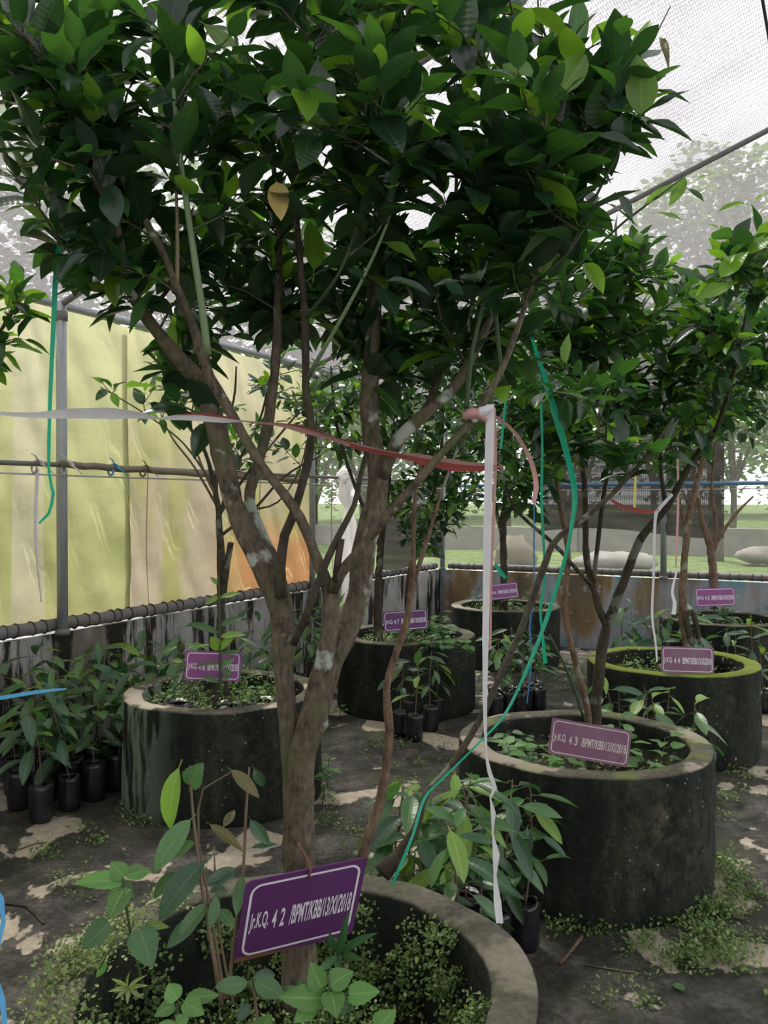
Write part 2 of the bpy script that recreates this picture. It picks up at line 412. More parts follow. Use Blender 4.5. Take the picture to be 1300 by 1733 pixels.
# ------------------------------------------------------------------ leaves
LEAF_SHAPES = {
    'citrus': (lambda v: 0.285 * math.sin(math.pi * min(1, v ** .9)) ** .8 * (1 - .25 * v), 7, .20, .12, .10, 0, 2),
    'durian': (lambda v: 0.165 * math.sin(math.pi * v ** .95) ** .75, 7, .22, .18, .08, 0, 2),
    'heart': (lambda v: 0.42 * (math.sin(math.pi * (v * .86 + .12)) ** .8) * (1.0 - .50 * v) * (1 if v < .97 else .1), 13, .12, .14, .05, .05, 2),
    'tiny': (lambda v: 0.36 * math.sin(math.pi * v) ** .7, 3, .1, .1, 0, 0, 1),
    'blade': (lambda v: 0.07 * math.sin(math.pi * (v * .9 + .1)) ** .6, 6, .15, .35, .03, 0, 1),
}
def leaf_geo(kind, seed):
    prof, nl, fold, curl, wave, ser, nw = LEAF_SHAPES[kind]
    rnd = random.Random(seed * 7 + len(kind))
    cu = curl * rnd.uniform(.3, 1.9); fo = fold * rnd.uniform(.2, 1.6); ph = rnd.uniform(0, 6); tw = rnd.uniform(-.35, .35)
    bend = rnd.uniform(-.10, .10)
    vs, uv, fs = [], [], []
    w = 2 * nw + 1
    for i in range(nl + 1):
        v = i / nl; h = max(prof(v), .004)
        if ser: h *= 1 + ser * (1 if i % 2 else -1)
        for j in range(w):
            s = (j - nw) / nw; x = s * h
            z = -cu * v * v + abs(s) ** 1.3 * h * fo * 1.6 + wave * h * math.sin(v * 9 + ph + s * 2) * abs(s)
            x += bend * v * v; z += tw * x * v
            vs.append((x, v, z)); uv.append((.5 + s * .5, v))
    for i in range(nl):
        for j in range(w - 1):
            a = i * w + j; fs.append((a, a + 1, a + w + 1, a + w))
    # short leaf stalk, a thin three-sided spike below the blade
    if kind in ('citrus', 'durian', 'heart'):
        o = len(vs); r = .012; L = .13 if kind != 'heart' else .28
        for (yy, zz) in ((-L, -.02), (0.02, 0)):
            for k in range(3):
                an = k * 2.094; vs.append((math.cos(an) * r, yy, zz + math.sin(an) * r)); uv.append((.5, 0))
        for k in range(3): fs.append((o + k, o + (k + 1) % 3, o + 3 + (k + 1) % 3, o + 3 + k))
    return vs, fs, uv
_geo, _lm = {}, {}
def geo(kind, s):
    if (kind, s) not in _geo: _geo[(kind, s)] = leaf_geo(kind, s)
    return _geo[(kind, s)]
def leaf_mesh(kind, s, mk):
    if (kind, s, mk) not in _lm:
        vs, fs, uv = geo(kind, s); b = MB(); b.v = [Vector(v) for v in vs]; b.f = fs; b.m = [0] * len(fs); b.uv = uv
        _lm[(kind, s, mk)] = b.mesh(kind + '_leaf', LM[mk])
    return _lm[(kind, s, mk)]
NVAR = 7
def frame(d, n):
    d = d.normalized(); x = d.cross(n)
    if x.length < 1e-3: x = d.cross(Vector((.3, .9, .1)))
    x.normalize(); z = x.cross(d)
    return Matrix((x, d, z)).transposed()
class Leaf:
    __slots__ = ('p', 'm', 'l', 'w', 'kind', 's', 'mk')
    def __init__(s, p, d, n, length, kind, mk, wid=1.0):
        s.p = p; s.m = frame(d, n); s.l = length; s.w = wid; s.kind = kind; s.s = random.randrange(NVAR); s.mk = mk
def in_frame(p, mrg=40):
    if p.y < .2: return False
    px = CX + F_PX * p.x / p.y; py = HORIZON - F_PX * (p.z - CAM_H) / p.y
    return -mrg < px < 1300 + mrg and -mrg < py < 1733 + mrg
def put_leaf(L, parent, name='leaf'):
    return link_mesh(name, leaf_mesh(L.kind, L.s, L.mk), parent, L.p - world_loc(parent), L.m.to_quaternion(), (L.l * L.w, L.l, L.l))
def join_leaves(leaves, name, parent=None, label=None, at=None):
    keys = sorted({L.mk for L in leaves}); mats = [LM[k] for k in keys]
    V, Fs, Mi = [], [], []; o = 0
    off = np.array(world_loc(parent) if parent else (at or (0, 0, 0)))
    cache = {}
    for L in leaves:
        k = (L.kind, L.s)
        if k not in cache: g = geo(*k); cache[k] = (np.array(g[0]), g[1])
        vs, fs = cache[k]
        V.append((vs * np.array((L.l * L.w, L.l, L.l))) @ np.array(L.m).T + (np.array(L.p) - off)); mi = keys.index(L.mk)
        Fs.extend([tuple(i + o for i in f) for f in fs]); Mi.extend([mi] * len(fs)); o += len(vs)
    me = bpy.data.meshes.new(name); me.from_pydata(np.concatenate(V).tolist(), [], Fs)
    for m in mats: me.materials.append(m)
    me.polygons.foreach_set('material_index', Mi); me.polygons.foreach_set('use_smooth', [True] * len(Fs)); me.update()
    ob = link_mesh(name, me, parent, (0, 0, 0) if parent else tuple(off)); ob['kind'] = 'stuff'
    if label and not parent: ob['label'] = label
    return ob
def put_leaves(leaves, parent, limit=300):
    def key(L): return (0 if in_frame(L.p) else 1, L.p.y / L.l)
    leaves = sorted(leaves, key=key)
    for L in leaves[:limit]: put_leaf(L, parent)
    if len(leaves) > limit: join_leaves(leaves[limit:], 'rest_of_leaves', parent)

# ================================================================== THE SETTING
def struct(o, label=None): o['kind'] = 'structure'; return tag(o, label)

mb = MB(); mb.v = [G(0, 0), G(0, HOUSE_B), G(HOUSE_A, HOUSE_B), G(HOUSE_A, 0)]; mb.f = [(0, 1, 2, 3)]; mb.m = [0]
struct(mb.build('floor', FLOOR, smooth=False), 'dark mossy concrete floor with pale bare and painted sunlit patches')

def low_wall(name, p, q, mat, label, out):
    """low wall from p to q (inner face), thickness to the outside"""
    n = 40; b = MB()
    th = out * .12; up = Vector((0, 0, WALL_H))
    b.box(p, q - p, th, up)
    return struct(b.build(name, mat, smooth=False), label)
low_wall('wall_left', G(0, -.12), G(0, HOUSE_B), CONC, 'low grey concrete wall with black stains under the tarp', -NA)
low_wall('wall_back', G(0, 0), G(HOUSE_A, 0), CONC_C, 'low worn wall with blue and rusty paint at the back', DL)
low_wall('wall_right', G(HOUSE_A, -.12), G(HOUSE_A, HOUSE_B), CONC, 'low grey concrete wall at the right side', NA)
low_wall('wall_front', G(0, HOUSE_B), G(HOUSE_A, HOUSE_B), CONC, 'low grey concrete wall at the front side', -DL)

# roof of shade net, two slopes
ROOF = net_mat('black_shade_net', (.18, .165, .18), .07, .55, 30, .70)
def roof_fn(a0, a1):
    def fn(u, v):
        a = a0 + (a1 - a0) * u; b = -.15 + (HOUSE_B + .15) * v
        z = EAVE + (RIDGE - EAVE) * (1 - abs(a - 4) / 4)
        sag = .035 * math.sin(b * 2 * math.pi / 2.55 - 1.57) + .03 * noise.noise(Vector((a * 1.3, b * 1.3, 0)))
        return G(a, b, z + .02 + sag * min(1, abs(a) * 2, abs(8 - a) * 2)), (a, b)
    return fn
for k, (a0, a1) in enumerate(((0, 4), (4, 8))):
    o = grid_sheet(roof_fn(a0, a1), 40, 90).build('ceiling', ROOF)
    struct(o, 'grey shade net roof slope over the trees' if k == 0 else 'grey shade net roof slope on the far right side')
# back gable above the eave and the insect net below it
CLEAR = net_mat('white_insect_net', (.30, .30, .27), .55, .92, 60)
DARKNET = net_mat('dark_shade_cloth', (.05, .046, .042), .0, .13, 14)
GABLE = net_mat('gable_shade_net', (.22, .21, .21), .1, .62, 30, .6)
def gable(u, v):
    a = 8 * u; zt = EAVE + (RIDGE - EAVE) * (1 - abs(a - 4) / 4)
    return G(a, -.02, EAVE + (zt - EAVE) * v), (a, v * 2)
struct(grid_sheet(gable, 16, 4).build('wall_gable', GABLE, smooth=False), 'grey shade net gable above the back wall')
def gable_f(u, v):
    a = 8 * u; zt = EAVE + (RIDGE - EAVE) * (1 - abs(a - 4) / 4)
    return G(a, HOUSE_B, WALL_H + (zt - WALL_H) * v), (a, v * 2)
struct(grid_sheet(gable_f, 16, 4).build('wall_front_net', GABLE, smooth=False), 'shade net closing the front side')
def right_net(u, v): return G(HOUSE_A, HOUSE_B * u, WALL_H + (EAVE - WALL_H) * v), (HOUSE_B * u, v * 2)
struct(grid_sheet(right_net, 16, 4).build('wall_right_net', CLEAR, smooth=False), 'insect net closing the right side')
def back_net(u, v): return G(8 * u, .015, WALL_H + .06 + (EAVE - WALL_H - .08) * v), (8 * u, v * 1.8)
tag(grid_sheet(back_net, 16, 4).build('insect_net', CLEAR, smooth=False), 'sheer pale insect net across the back opening', 'net')
def left_net(u, v): return G(.015, 2.5 * u, WALL_H + .06 + (EAVE - WALL_H - .08) * v), (2.5 * u, v * 1.8)
tag(grid_sheet(left_net, 8, 4).build('insect_net', CLEAR, smooth=False), 'sheer pale insect net between tarp and back corner', 'net')

# tarps of the left wall
def tarp_fn(b0, b1, z0, z1, a):
    def fn(u, v):
        b = b0 + (b1 - b0) * u; z = z0 + (z1 - z0) * v
        w = .010 * noise.noise(Vector((b * 2.2 + z * 1.6, z * 3 - b, a * 50))) + .006 * noise.noise(Vector((b * 7, z * 9, 3))) + .012 * math.sin(b * 5 + z * 3)
        return G(a + w, b, z + (.012 * noise.noise(Vector((b * 4, 0, 0))) if v in (0, 1) else 0)), (b, z)
    return fn
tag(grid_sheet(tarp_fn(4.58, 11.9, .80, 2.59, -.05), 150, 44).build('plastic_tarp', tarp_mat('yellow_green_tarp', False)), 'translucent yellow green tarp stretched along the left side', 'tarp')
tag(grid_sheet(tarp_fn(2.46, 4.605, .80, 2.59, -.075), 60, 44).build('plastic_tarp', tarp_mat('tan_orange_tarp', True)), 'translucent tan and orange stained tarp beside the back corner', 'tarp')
def dark_fn(f0, f1, zb, a0):
    def fn(u, v):
        t = f0 + (f1 - f0) * u; z0 = zb + .04 * math.sin(u * 5) ; z = z0 + (2.58 - z0) * v
        return t, z, .02 + .03 * math.sin(t * 7 + z * 2) * (1 - v) + .01 * math.sin(z * 30 + 3 * math.sin(t * 3))
    return fn
def dk(u, v):
    t, z, w = dark_fn(1.15, 2.92, 1.18, 0)(u, v); return G(t, .03 + w, z), (t * 1.2, z)
tag(grid_sheet(dk, 40, 40).build('shade_cloth', DARKNET), 'dark rippled shade cloth hanging on the back opening', 'shade cloth')
def dk2(u, v):
    t, z, w = dark_fn(.06, 1.5, .86, 0)(u, v); z = .86 + (1.66 - .86) * v + .04 * math.sin(u * 6) * (1 - v); return G(.03 + w, t, z), (t * 1.2, z)
tag(grid_sheet(dk2, 24, 24).build('shade_cloth', DARKNET), 'short dark shade cloth hanging from the rail near the back corner', 'shade cloth')

# steel frame
def post(p, h0, h1, label, r=.03):
    t = thing('steel_post', label, 'post', p + Vector((0, 0, h0)))
    MB().tube([p + Vector((0, 0, h0)), p + Vector((0, 0, h1))], [r, r], 14).build('pole', STEEL, t)
    MB().tube([p + Vector((0, 0, h0)), p + Vector((0, 0, h0 + .03))], [r * 1.35, r * 1.3], 14).build('collar', STEEL_D, t)
    MB().tube([p + Vector((0, 0, h1 - .10)), p + Vector((0, 0, h1 - .05))], [r * 1.2, r * 1.2], 14).build('clamp', STEEL_D, t)
post(G(.05, 5.19), WALL_H, EAVE, 'grey steel post against the yellow green tarp')
post(G(.05, 2.63), WALL_H, EAVE, 'grey steel post beside the orange stained tarp', .026)
post(G(.05, 7.8), WALL_H, EAVE, 'grey steel post of the left wall outside the left edge of the picture')
post(G(.05, .05), WALL_H, EAVE, 'grey steel corner post where the two low walls meet', .028)
post(G(2.38, .05), WALL_H, EAVE, 'dark grey steel post in front of the dark shade cloth', .03)
post(G(4.9, .05), WALL_H, EAVE, 'grey steel post of the back wall beyond the right edge')
def pipe(name, p, q, r, mat, label, cat, seg=24, wob=0.0):
    pts = [p + (q - p) * (i / seg) + Vector((noise.noise(Vector((i * .7, r * 90, 0))), 0, noise.noise(Vector((0, i * .6, r * 70))))) * wob for i in range(seg + 1)]
    return tag(MB().tube(pts, [r] * len(pts), 10).build(name, mat, at=p), label, cat)
pipe('eave_pipe', G(0, 0, EAVE), G(0, 11.8, EAVE), .024, STEEL, 'grey steel eave pipe along the top of the tarp', 'pipe')
pipe('eave_pipe', G(0, 0, EAVE), G(8, 0, EAVE), .024, STEEL_D, 'grey steel eave pipe above the back opening', 'pipe')
for k, b in enumerate((2.63, 5.19, 7.8)):
    o = pipe('rafter', G(.0, b, EAVE - .03), G(4, b, RIDGE - .04), .018, STEEL_D, ['roof rafter pipe nearest the back gable', 'roof rafter pipe crossing the bright upper right net', 'roof rafter pipe overhead above the front trees'][k], 'rafter')
o = pipe('roof_wire', G(3.55, 0, EAVE + .36 * 3.5 + .08), G(3.55, 11, EAVE + .36 * 3.5 + .08), .008, TIE, 'dark wire running up the bright upper right net', 'wire')
pipe('mid_rail', G(.09, .1, 1.69), G(.09, 11, 1.69), .014, STEEL_D, 'thin grey rail running along the left tarp wall', 'rail', wob=.004)
pipe('bamboo_pole', G(.12, 2.9, 1.655), G(.115, 5.25, 1.69), .020, BAMBOO, 'rough bamboo pole lying along the rail by the tarp', 'pole', 30, .012)
pipe('rail_wire', G(.10, .1, 1.625), G(.10, 11, 1.64), .005, WIRE_M, 'pale wire strung just below the left rail', 'wire', 24, .004)
pipe('blue_rail', G(.1, .09, 1.655), G(8, .09, 1.655), .020, BLUE_P, 'blue painted pipe rail across the back opening', 'rail')
pipe('rail_wire', G(.1, .11, 1.60), G(8, .11, 1.60), .005, WIRE_M, 'pale wire strung below the blue back rail', 'wire', 24, .003)

# rolls of net lying on the low walls, tied every hand's breadth
ring_me = {}
def roll(p, q, r, label, n_ties):
    t = thing('net_roll', label, 'net roll', p)
    seg = n_ties * 2; d = (q - p)
    pts = [p + d * (i / seg) + Vector((0, 0, .006 * noise.noise(Vector((i * .31, p.x, 0))))) for i in range(seg + 1)]
    rads = [r * (.94 if i % 2 == 0 else 1.03) * (1 + .07 * noise.noise(Vector((i * .9, 5, 0)))) for i in range(seg + 1)]
    MB().tube(pts, rads, 12).build('roll', ROLL, t)
    if r not in ring_me:
        b = MB(); n, m = 12, 3
        for i in range(n):
            for j in range(m):
                A, Bb = 2 * math.pi * i / n, 2 * math.pi * j / m
                rr = r * 1.0 + .005 * math.cos(Bb); b.v.append(Vector((rr * math.cos(A), .005 * math.sin(Bb), rr * math.sin(A))))
        for i in range(n):
            for j in range(m): b.f.append((i * m + j, i * m + (j + 1) % m, ((i + 1) % n) * m + (j + 1) % m, ((i + 1) % n) * m + j)); b.m.append(0)
        ring_me[r] = b.mesh('tie', TIE)
    qd = d.to_track_quat('Y', 'Z')
    for i in range(n_ties):
        link_mesh('tie', ring_me[r], t, d * ((i + .5 + U(-.2, .2)) / n_ties), qd @ Quaternion((1, 0, 0), U(-.25, .25)), (1.04, 1, 1.04))
roll(G(-.01, .1, WALL_H + .050), G(-.01, 8.0, WALL_H + .050), .036, 'grey tied net roll lying on the left low wall', 85)
roll(G(.1, -.01, WALL_H + .045), G(5.2, -.01, WALL_H + .045), .034, 'grey tied net roll lying on the back low wall', 56)

# outside: lawn, kerb, trees
def lawn_mat():
    m, nt, out = new_mat('bright_lawn')
    p = geo_pos(nt)
    c = ramp(nt, noise_n(nt, p, 2.2, 8, .75), [(0.36, (.030, .05, .014)), (0.52, (.075, .115, .028)), (0.68, (.15, .185, .058))])
    bsdf(nt, out, c, .9, bump(nt, noise_n(nt, p, 12, 6), .6, .05), .2); return m
OUT_Z = .42
LAWN = lawn_mat()
mb = MB()
def hill(u, v):
    a = -45 + 95 * u; b = -.12 - 60 * v ** 1.6
    return G(a, b, OUT_Z + (.02 * max(0, -b - 20)) + .06 * noise.noise(Vector((a * .3, b * .3, 0)))), (a, b)
struct(grid_sheet(hill, 40, 40).build('ground_lawn', LAWN), 'bright green lawn outside behind the back wall')
def hill2(u, v):
    a = -.12 - 45 * u ** 1.4; b = -.12 + 30 * v
    return G(a, b, OUT_Z - .02), (a, b)
struct(grid_sheet(hill2, 10, 10).build('ground_lawn', LAWN), 'green lawn outside beyond the tarp wall')
b_ = MB(); 
for i in range(12):
    a0 = -22 + 4.2 * i
    b_.box(G(a0, -9.0 - .1 * (i % 2), OUT_Z - .1), NA * 4.19, DL * .3, Vector((0, 0, .58 + .03 * (i % 3))))
struct(b_.build('trim_kerb', KERB, smooth=False), 'long low concrete kerb across the lawn outside')
def rock(name, p, r, sx, sz, mat, label, sd):
    b = MB(); n, k = 14, 8
    for i in range(k + 1):
        for j in range(n):
            th = math.pi * i / k; an = 2 * math.pi * j / n
            d = Vector((math.sin(th) * math.cos(an) * sx, math.sin(th) * math.sin(an), math.cos(th) * sz))
            b.v.append(p + d * r * (1 + .30 * noise.noise(d * 2.1 + Vector((sd, 0, 0))) + .22 * noise.noise(d * 4.7 + Vector((0, sd, 0)))))
    for i in range(k):
        for j in range(n): b.f.append((i * n + j, i * n + (j + 1) % n, (i + 1) * n + (j + 1) % n, (i + 1) * n + j)); b.m.append(0)
    return tag(b.build(name, mat, at=p), label, 'rock')
rock('boulder', P(1040, 950, 13.2), .45, 1.5, .35, KERB, 'flat pale stone slab lying on the lawn outside', 3)
rock('boulder', P(872, 945, 13.2), .36, .9, .9, plain('brown_stone', (.10, .08, .06), .9, .4, 2), 'brown stone block on the lawn behind the long white ribbon', 8)
rock('boulder', P(1290, 940, 14.5), .3, 1.4, .5, KERB, 'small pale stone on the lawn at the right edge', 5)

def far_tree(p, h, cw, ch, n, mk, label, lsz=.34, trunk_r=.13):
    t = thing('orchard_tree', label, 'tree', p, 'orchard trees outside the shade house')
    b = MB(); top = p + Vector((0, 0, h))
    pts, rr = catmull([p - Vector((0, 0, .1)), p + Vector((U(-.15, .15), 0, (h - ch) * .6)), p + Vector((U(-.3, .3), 0, h - ch * .5)), top - Vector((0, 0, ch * .2))], [trunk_r, trunk_r * .8, trunk_r * .6, trunk_r * .2], .4)
    b.tube(pts, rr, 8)
    fork = p + Vector((0, 0, (h - ch) * .55))
    for k in range(5):
        an = k * 1.257 + U(-.3, .3); e = p + Vector((math.cos(an) * cw * .6, math.sin(an) * cw * .6, h - ch * U(.3, .6)))
        q, r2 = catmull([fork, fork.lerp(e, .5) + Vector((0, 0, .15)), e], [trunk_r * .6, trunk_r * .4, trunk_r * .15], .4)
        b.tube(q, r2, 6)
    b.build('trunk', BARK_D, t)
    L = []
    for _ in range(n):
        d = Vector((random.gauss(0, 1), random.gauss(0, 1), random.gauss(0, 1))).normalized() * (R() ** .4)
        c = p + Vector((d.x * cw, d.y * cw, h - ch * .5 + d.z * ch * .55))
        c += Vector((noise.noise(c * .9), noise.noise(c * .9 + Vector((9, 0, 0))), noise.noise(c * .9 + Vector((0, 9, 0))))) * .55
        dd = Vector((U(-1, 1), U(-1, 1), U(-.5, .3)))
        L.append(Leaf(c, dd, Vector((U(-.5, .5), U(-.5, .5), 1)), lsz * U(.7, 1.3), 'tiny', mk))
    join_leaves(L, 'crown', t)
far_specs = [  # picture column, distance, height, crown width, crown height, leaves, material, label
    (1240, 29, 9.6, 2.9, 7.2, 3200, 'far_pale', 'pale orchard tree whose dark trunk stands right of the shade cloth'),
    (1330, 30, 10.5, 3.0, 8.2, 3000, 'far', 'orchard tree on the lawn at the right edge'),
    (1110, 31, 10.2, 3.0, 8.0, 3200, 'far', 'orchard tree behind the dark shade cloth'),
    (980, 30, 9.8, 2.9, 8.0, 3000, 'far', 'orchard tree behind the forked citrus stems'),
    (860, 31, 10.4, 3.0, 8.4, 3200, 'far', 'orchard tree behind the farthest planter'),
    (735, 29, 9.8, 3.0, 8.2, 3200, 'far', 'orchard tree seen past the back corner post'),
    (620, 27, 9.5, 2.9, 8.0, 3200, 'far', 'orchard tree behind the thick right trunk'),
    (530, 25, 9.2, 2.8, 7.8, 3000, 'far_pale', 'orchard tree behind the hanging white sack'),
    (1170, 44, 11.5, 4.4, 11.2, 4200, 'far', 'dense far tree at the back of the lawn on the right'),
    (960, 45, 12, 4.6, 11.6, 4200, 'far', 'dense far tree at the back of the lawn in the middle'),
    (770, 44, 12, 4.6, 11.6, 4200, 'far', 'dense far tree at the back of the lawn by the corner'),
    (590, 41, 11.5, 4.4, 11.2, 4200, 'far', 'dense far tree at the back of the lawn behind the big trunks'),
    (1360, 43, 11.5, 4.4, 11.2, 4000, 'far_pale', 'dense pale far tree at the right edge of the lawn'),
    (330, 24, 10.5, 3.4, 8.6, 3000, 'far', 'tall tree outside behind the tan stained tarp'),
    (60, 20, 9.8, 3.2, 7.4, 3000, 'far', 'tall tree outside behind the yellow green tarp'),
    (1215, 15.5, 7.2, 1.7, 2.4, 5000, 'far_pale', 'leafy crown just outside the gable, seen through the roof net', .14),
]
for px, dist, h, cw, ch, n, mk, lb, *ls in far_specs:
    p = P(px, HORIZON, dist); p.z = 0; b = -(p - CORNER).dot(DL)
    p.z = OUT_Z + max(0, .02 * (-b - 20)); far_tree(p, h, cw, ch, n, mk, lb, ls[0] if ls else .30)

# ================================================================== PLANTERS
POTS = {}
def planter(num, x, y, soil_z, moss, pale, streak, rimpale, label, seed):
    c = Vector((x, y, 0)); t = thing('concrete_planter', label, 'planter', c, 'concrete ring planters')
    h = .53
    prof = [(.495, 0.0), (.50, .02), (.502, .12), (.498, .25), (.50, .38), (.500, .49), (.499, .518), (.496, .526), (.488, .530), (.45, .532), (.418, .530), (.409, .525), (.406, .515), (.405, .49), (.405, .35), (.405, soil_z - .03)]
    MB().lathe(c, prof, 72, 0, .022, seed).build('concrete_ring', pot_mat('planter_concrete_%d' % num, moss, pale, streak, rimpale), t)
    b = MB(); n = 40; rings = 7; b.v.append(c + Vector((0, 0, soil_z + .02)))
    for i in range(1, rings + 1):
        for j in range(n):
            an = 2 * math.pi * j / n; r = .405 * i / rings
            p = c + Vector((r * math.cos(an), r * math.sin(an), soil_z)); p.z += .035 * noise.noise(p * 7) * (1 if i < rings else .3); b.v.append(p)
    for j in range(n): b.f.append((0, 1 + j, 1 + (j + 1) % n)); b.m.append(0)
    for i in range(rings - 1):
        for j in range(n):
            o = 1 + i * n; b.f.append((o + j, o + n + j, o + n + (j + 1) % n, o + (j + 1) % n)); b.m.append(0)
    b.build('soil', SOIL, t)
    POTS[num] = (c, soil_z)
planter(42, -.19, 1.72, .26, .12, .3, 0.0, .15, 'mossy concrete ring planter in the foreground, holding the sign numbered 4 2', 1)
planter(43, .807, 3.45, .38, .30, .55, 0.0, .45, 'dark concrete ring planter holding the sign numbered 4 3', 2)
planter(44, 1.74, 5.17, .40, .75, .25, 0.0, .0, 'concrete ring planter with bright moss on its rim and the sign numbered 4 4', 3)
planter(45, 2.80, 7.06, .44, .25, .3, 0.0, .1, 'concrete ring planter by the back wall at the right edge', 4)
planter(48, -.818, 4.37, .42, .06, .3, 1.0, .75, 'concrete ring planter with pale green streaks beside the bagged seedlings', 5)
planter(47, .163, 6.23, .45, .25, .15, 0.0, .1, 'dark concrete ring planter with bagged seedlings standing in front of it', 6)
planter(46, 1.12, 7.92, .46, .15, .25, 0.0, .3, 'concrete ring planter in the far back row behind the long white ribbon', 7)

# ================================================================== CITRUS TREES
def smooth_branch(spec, zs, step=.03):
    """spec: list of (px, py, width px, forward distance)"""
    pts = [P(px, py, z) for px, py, w, z in spec]; rad = [w * .5 * z / F_PX for px, py, w, z in spec]
    return catmull(pts, rad, step)

def citrus(num, base, label, limbs, blobs, leaf_len=.088, per_tip=6, dens=1.0, mats=('cit_dark', 'cit_mid', 'cit_new'), mw=(.55, .38, .07), bark=BARK, extra=None, limit=300, twig_r=.0022, sides=12, droop=.25):
    t = thing('citrus_tree', label, 'tree', base, 'citrus trees in concrete planters')
    nodes = []
    for k, (spec, bk) in enumerate(limbs):
        pts, rad = smooth_branch(spec, None, .025 if spec[0][2] > 10 else .04)
        thick = max(rad) > .012
        MB().tube(pts, rad, sides if thick else 7, 0, True, .28 if thick else .15).build('trunk' if k == 0 else 'branch', bk or bark, t)
        for i, p in enumerate(pts):
            if i > len(pts) * .25 and i % 2 == 0 and rad[i] < .022: nodes.append((p, rad[i]))
    tips = []
    for px, py, z, rx, ry, rz, n in blobs:
        for _ in range(max(1, int(n * dens))):
            while True:
                d = Vector((U(-1, 1), U(-1, 1), U(-1, 1)))
                if d.length < 1: break
            tips.append((P(px + d.x * rx, py + d.y * ry, z + d.z * rz), py < 250))
    tips.sort(key=lambda q: min((q[0] - n[0]).length for n in nodes))
    tw = MB(); L = []
    for tip, upper in tips:
        best, bs = None, 1e9
        for p, r in nodes:
            d = (tip - p).length
            if d < .06: continue
            pen = d + max(0, p.z - tip.z + .03) * 2.0
            if pen < bs: bs, best = pen, p
        if best is None: continue
        d = (tip - best).length
        mid = best.lerp(tip, .5) + Vector((U(-.12, .12), U(-.12, .12), U(-.02, .10))) * d
        r0 = twig_r * (1 + min(2.0, d * 2.2))
        pts, rad = catmull([best, mid, tip], [r0, r0 * .75, twig_r * .6], .05)
        tw.tube(pts, rad, 5, 0 if R() < .5 else 1, False)
        step = max(1, int(.10 / .05))
        for i in range(1, len(pts), 2): nodes.append((pts[i], .003))
        end = (pts[-1] - pts[max(0, len(pts) - 3)]).normalized()
        a0 = U(0, 6.28); run = min(.26, d * .9)
        for k in range(per_tip + random.choice((-2, -1, 0, 1))):
            f = k / max(1, per_tip - 1); base_p = tip - end * run * f
            an = a0 + 2.4 * k
            s1 = end.cross(Vector((.1, .2, 1))); s1 = s1.normalized() if s1.length > 1e-3 else Vector((1, 0, 0)); s2 = end.cross(s1)
            dirn = (s1 * math.cos(an) + s2 * math.sin(an)) * (.5 + .6 * f) + end * (.9 - .5 * f) + Vector((0, 0, U(-droop * 2.2, droop)))
            nrm = Vector((U(-.42, .42), U(-.5, .34), 1.0))
            q = R(); mk = mats[0] if q < mw[0] else mats[1] if q < mw[0] + mw[1] else mats[2]
            if f == 0 and R() < .12: mk = mats[2]
            ln = leaf_len * U(.7, 1.22) * (.8 if f == 0 else 1)
            dn = dirn.normalized()
            L.append(Leaf(base_p + dn * ln * .12, dirn, nrm, ln, 'citrus', mk, U(.9, 1.15)))
    if tw.v: tw.build('twigs', [TWIG_G, bark if bark is not BARK_R else TWIG_G], t)['kind'] = 'stuff'
    if extra: L = extra(t) + L
    put_leaves(L, t, limit)
    return t

def hand_leaf(b, tp, w, kind, mk, z0, z1, nrm=None):
    """leaf from pixel b to pixel tp at distances z0, z1; w pixel width"""
    p, q = P(b[0], b[1], z0), P(tp[0], tp[1], z1); d = q - p; ln = d.length
    base_w = {'citrus': .52, 'durian': .33, 'heart': .72, 'tiny': .7, 'blade': .14}[kind]
    wid = (w * z0 / F_PX) / (base_w * ln)
    return Leaf(p, d, nrm or Vector((U(-.25, .25), -.75, .65)), ln, kind, mk, wid)

